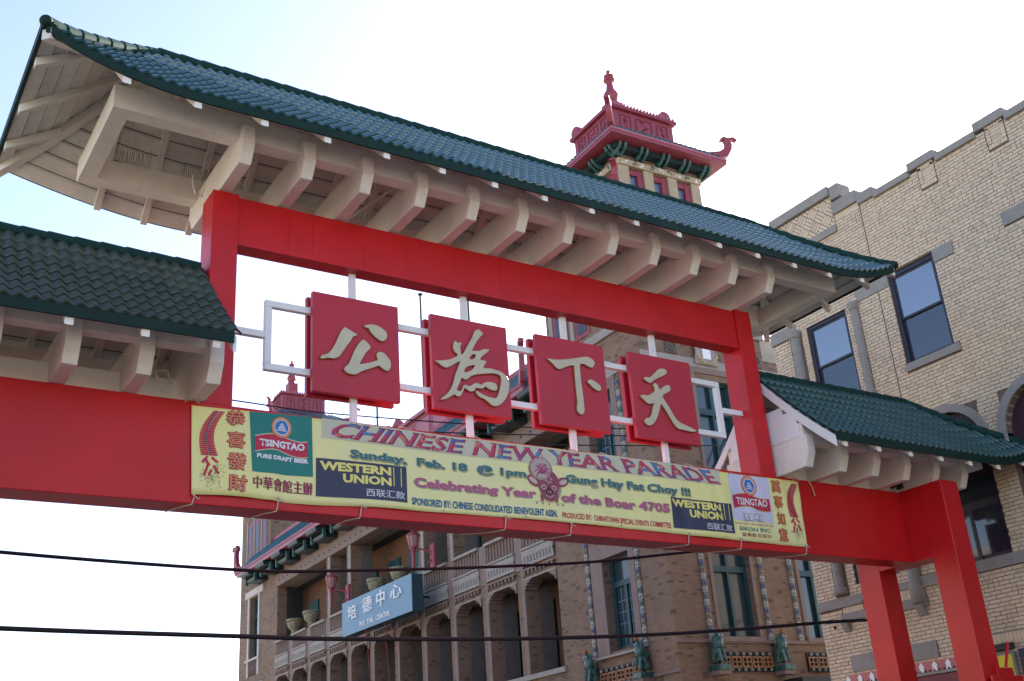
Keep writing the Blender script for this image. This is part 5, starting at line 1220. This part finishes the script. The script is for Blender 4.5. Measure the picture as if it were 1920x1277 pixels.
for (lx, ly, rz, lb) in ((-.28, 4.15, 0, 'green glazed lion at the left end of the orange openwork below the tall corner window'), (-.28, 1.42, 0, 'green glazed lion right of the orange openwork, nearest the brick corner on its left side'),
                         (1.30, -.28, pi/2, 'green glazed lion with orange ball just right of the brick corner'), (3.85, -.28, pi/2, 'green glazed lion with orange ball above the black awning box')):
    p = wP(lx, ly, 5.18); lion(p.x, p.y, p.z, rz, lb)
for (lx, ly) in ((-.28, 4.15), (-.28, 1.42)): P_(MB().box(lx-.22, .0, ly-.22, ly+.22, 4.88, 5.0), 'bracket_shelf', TERRA)
for (lx, ly) in ((1.30, -.28), (3.85, -.28)): P_(MB().box(lx-.22, lx+.22, ly-.22, 0, 4.88, 5.0), 'bracket_shelf', TERRA)
# medallions and cartouche on the side wall
for x in (1.25, 3.3, 5.0):
    m1 = MB(); n = 14
    if x != 3.3:
        m1.box(x-.24, x+.24, -.05, -.003, 15.28, 15.76)
        m1.tube([(x+.17*cos(2*pi*i/n), -.07, 15.52+.17*sin(2*pi*i/n)) for i in range(n+1)], .035, 6); m1.ball((x, -.06, 15.52), .07, 8, 5); P_(m1, 'roundel', GREYB)
    
m1 = MB(); m1.prism([(2.15, 15.0), (3.2, 15.0), (3.1, 15.5), (3.2, 15.8), (2.95, 16.0), (2.68, 16.25), (2.4, 16.0), (2.15, 15.8), (2.25, 15.5)], 'y', -.14, -.062); P_(m1, 'cartouche', TERRAL, bevel=.02)
P_(MB().box(2.5, 2.85, -.17, -.141, 15.2, 15.8), 'cartouche_field', WHITE, bevel=.01)
m1 = MB(); rr = random.Random(4)
for k in range(26):
    a = 2*pi*k/26; m1.ball((2.68+.46*cos(a), -.15, 15.55+.52*sin(a)), rr.uniform(.04, .085), 6, 4)
P_(m1, 'cartouche_scrolls', TERRAL2)
# black awning box, ledges below
P_(MB().box(3.9, 7.5, -.9, -.1, 4.35, 4.75), 'awning_box', BLACK, bevel=.02)
# fire escape beside the side windows
fe = empty('fire_escape', (21.6, 11.6, 9.5)); tag(fe, 'dark green fire escape on the brick side wall between last sign and right red post', 'fire escape')
m1 = MB()
for z_ in (10.6, 11.6): m1.tube([(20.0, 11.2, z_), (23.4, 11.2, z_)], .025, 5)
for k in range(12): m1.tube([(20.0+k*.3, 11.2, 10.6), (20.0+k*.3, 11.2, 11.6)], .014, 4)
m1.obj('railing', TEAL, fe); MB().box(20.0, 23.4, 11.2, 11.95, 10.52, 10.58).obj('landing', TEAL, fe)
for e_ in (0, .5): MB().tube([(20.3+e_*0, 11.3+e_, 10.6), (22.8, 11.3+e_, 14.4)], .035, 5).obj('stringer', TEAL, fe)

# blue sign of the centre
p0 = wP(-.95, 22.05-.0, 0)
sg = empty('blue_sign', (16.95, 29.9, 9.3), 0); tag(sg, 'light blue box sign PUI TAK CENTER with four Chinese characters on the loggia front', 'sign')
sg.rotation_euler = (0, 0, 0)
y0s, y1s, z0s, z1s = 26.53, 33.32, 9.30, 10.80
MB().box(16.95, 17.45, y0s, y1s, z0s, z1s).obj('cabinet', mat('sign_side_teal', (.02, .06, .07), .5), sg); 
for a, b in ((y0s, 29.6), (29.603, y1s)): MB().box(16.925, 16.949, a, b, z0s, z1s).obj('face_panel', SIGNB, sg)
def wall_text(s, ya, yb, za, zb, X, m, parent, depth=.03, bold=0, name='lettering'):
    me = text_mesh(s, bold); xs_ = [v.co.x for v in me.vertices]; ys_ = [v.co.y for v in me.vertices]; ax, bx, ay, by = min(xs_), max(xs_), min(ys_), max(ys_)
    bm = bmesh.new(); bm.from_mesh(me); bpy.data.meshes.remove(me); org = origin(parent)
    bmesh.ops.solidify(bm, geom=bm.faces[:], thickness=.05)
    zmin = min(v.co.z for v in bm.verts); zmax = max(v.co.z for v in bm.verts)
    for v in bm.verts:
        u = (v.co.x-ax)/(bx-ax); t = (v.co.y-ay)/(by-ay); d = (v.co.z-zmin)/max(1e-6, zmax-zmin)
        v.co = Vector((X-depth*d, ya+(yb-ya)*u, za+(zb-za)*t))-org
    bmesh.ops.recalc_face_normals(bm, faces=bm.faces[:]); me = bpy.data.meshes.new(name); bm.to_mesh(me); bm.free(); me.materials.append(m)
    o = bpy.data.objects.new(name, me); COL.objects.link(o); o.parent = parent; return o
for s_c, a, b, c, d in (('培', 32.60, 31.72, 9.92, 10.52), ('德', 31.06, 30.16, 9.96, 10.62), ('中', 29.66, 28.90, 9.96, 10.66), ('心', 28.36, 27.36, 10.05, 10.62)): wall_text(s_c, a, b, c, d, 16.923, WHITE, sg, .06, 0)
wall_text('PUI  TAK  CENTER', 31.43, 28.50, 9.46, 9.67, 16.923, WHITE, sg, .03, .0)
for y in (27.2, 29.9, 32.7): MB().tube([(17.45, y, 10.0), (18.1, y, 10.0)], .05, 5).obj('mounting_arm', STEEL, sg)
for y in (31.0, 29.2): MB().tube([(17.0, y, 9.3), (18.0, y+1.4, 5.2)], .022, 5).obj('stay_rod', PINK, sg)

# planters on the rail
def planter(lx, ly, z, label):
    p = wP(lx, ly, z); t = empty('stone_planter', tuple(p)); tag(t, label, 'planter', 'round glazed planters on the loggia rail')
    MB().lathe([(.20, 0), (.22, .06), (.15, .12), (.26, .18), (.38, .32), (.42, .52), (.43, .62), (.48, .66), (.46, .72), (.38, .72)], tuple(p), 18).obj('bowl', PLANT, t, smooth=True)
    MB().lathe([(.38, 0), (.38, .03)], (p.x, p.y, p.z+.68), 16).obj('soil', DARK, t)
    m1 = MB()
    for k in range(18): a = 2*pi*k/18; m1.ball((p.x+.43*cos(a), p.y+.43*sin(a), p.z+.57), .05, 6, 4)
    m1.obj('rim_studs', ORANGE if 'brown' in label else PLANT, t)
PLANT = mat('mottled_glaze', (.20, .21, .13), .5, .5, 7, .25, 20, col2=(.30, .28, .18), dirt=.4, dirtcol=(.10, .12, .08))
planter(-.05, 32.0, 11.25, 'mottled planter with brown rim, leftmost on the loggia rail'); planter(-.05, 29.5, 11.25, 'mottled green planter second from left on the loggia rail'); planter(-.05, 21.2, 11.25, 'grey green planter behind the left half of the blue sign'); planter(-.05, 18.7, 11.25, 'grey green planter by the pillar right above the blue sign')

# red lantern on the pillar
ln = empty('red_wall_lantern', (17.2, 26.8, 11.0)); tag(ln, 'red lantern on a scrolled bracket above the right end of the blue sign', 'lantern')
MB().lathe([(.03, 0), (.06, .1), (.07, .6), (.10, .9), (.20, 1.0)], (17.2, 26.8, 10.95), 10).obj('stem', PINK, ln, smooth=True)
MB().lathe([(.16, 0), (.26, .42), (.27, .46)], (17.2, 26.8, 11.95), 8).obj('glass_body', mat('lantern_glass', (.40, .22, .22), .3), ln)
for k in range(8):
    a = 2*pi*k/8+.39; MB().tube([(17.2+.17*cos(a), 26.8+.17*sin(a), 11.95), (17.2+.275*cos(a), 26.8+.275*sin(a), 12.41)], .018, 4).obj('rib', PINK, ln)
MB().lathe([(.32, 0), (.28, .06), (.14, .16), (.05, .22), (.05, .30)], (17.2, 26.8, 12.41), 10).obj('cap', PINK, ln, smooth=True)
MB().tube([(17.2, 26.8, 11.75), (17.4, 26.6, 11.85), (17.7, 26.3, 11.7), (17.75, 26.2, 11.4), (17.6, 26.3, 11.2)], .04, 6).obj('scroll_bracket', PINK, ln)
MB().box(17.72, 17.85, 26.0, 26.35, 11.0, 12.0).obj('wall_plate', PINK, ln, bevel=.02)
ln2 = copy_tree(ln); ln2.location = (17.3, 35.4, 11.0); ln2['label'] = 'small red lantern inside the wide opening left of the blue sign'; ln['group'] = 'red wall lanterns'; ln2['group'] = 'red wall lanterns'
# antenna poles on the roof
for (x, y, z0_, z1_, lb) in ((20, 30.45, 15.3, 25.75, 'thin roof pole with a knob tip, between the first and second red signs'), (20, 25.9, 15.3, 24.6, 'thin roof pole rising behind the second red sign'), (20, 35.57, 15.3, 21.9, 'short thin roof pole under the first red sign')):
    a = empty('antenna_pole', (x, y, z0_)); tag(a, lb, 'antenna', 'thin poles on the far roof'); MB().tube([(x, y, z0_), (x, y, z1_)], .055, 6).obj('mast', STEEL, a); MB().ball((x, y, z1_), .14, 8, 5, (1, 1, .5)).obj('tip', STEEL, a)
# neighbour building behind the gap
nb_ = empty('rear_building', (25, 12.6, 0)); tag(nb_, 'buff wall over black and white brick just right of the right red post', 'building')
MB().box(23.95, 34, 12.6, 20, 15.05, 16.9).obj('upper_wall', mat('buff_plaster', (.42, .37, .28), .85, .1), nb_); MB().box(23.96, 34, 12.61, 20, 0, 15.045).obj('lower_wall', DKBR, nb_)

# ------------------------------------------------------------------ overhead wires
def wire(pts, r, lb):
    # smooth through the measured points
    P = [Vector(p) for p in pts]; out = []
    for i in range(len(P)-1):
        a = P[max(i-1, 0)]; b = P[i]; c = P[i+1]; d = P[min(i+2, len(P)-1)]
        for k in range(6):
            t = k/6; out.append(.5*((2*b)+(c-a)*t+(2*a-5*b+4*c-d)*t*t+(3*b-a-3*c+d)*t*t*t))
    out.append(P[-1]); o = MB().tube(out, r, 7).obj('overhead_wire', WIREM, smooth=True); tag(o, lb, 'wire', 'overhead wires crossing the street')
WIREM = mat('wire_sheath', (.010, .010, .018), .7, .1, 3, 0)
wire([(-12, 3, 5.9), (-6, 3, 5.6), (-1.83, 3, 5.371), (1.59, 3, 5.295), (3.28, 3, 5.368), (6.34, 3, 5.596), (9.25, 3, 5.901), (12.5, 3, 6.5), (17.9, 12.4, 9.6)], .028, 'black overhead wire just below the red beam, upper of the two at left')
wire([(-12, 3, 4.65), (-6, 3, 4.47), (-1.72, 3, 4.341), (1.62, 3, 4.299), (3.27, 3, 4.289), (6.9, 3, 4.362), (10.35, 3, 4.524), (14.3, 3, 4.825), (17, 3, 5.08), (24, 11.5, 7.4)], .036, 'thickest black overhead wire, lowest across the photo')
for i, (pts, lb) in enumerate((([(-3, 8, 10.1), (3.1, 8, 10.003), (5.55, 8, 10.009), (10.88, 8, 10.349), (16.3, 8, 11.0)], 'thin wire behind the signs, uppermost above the banner edge'), ([(-3, 8, 9.7), (5.55, 8, 9.757), (9.15, 8, 9.988), (14.9, 8, 10.611), (17, 8, 10.9)], 'thin wire behind the signs, just under the uppermost one'), ([(-3, 8, 9.4), (6.5, 8, 9.5), (12.84, 8, 10.111), (17.2, 8, 10.6)], 'thin wire behind the signs, lowest above the banner'))): wire(pts, .016, lb)
for o in list(bpy.data.objects):
    if '_w' in o: del o['_w']
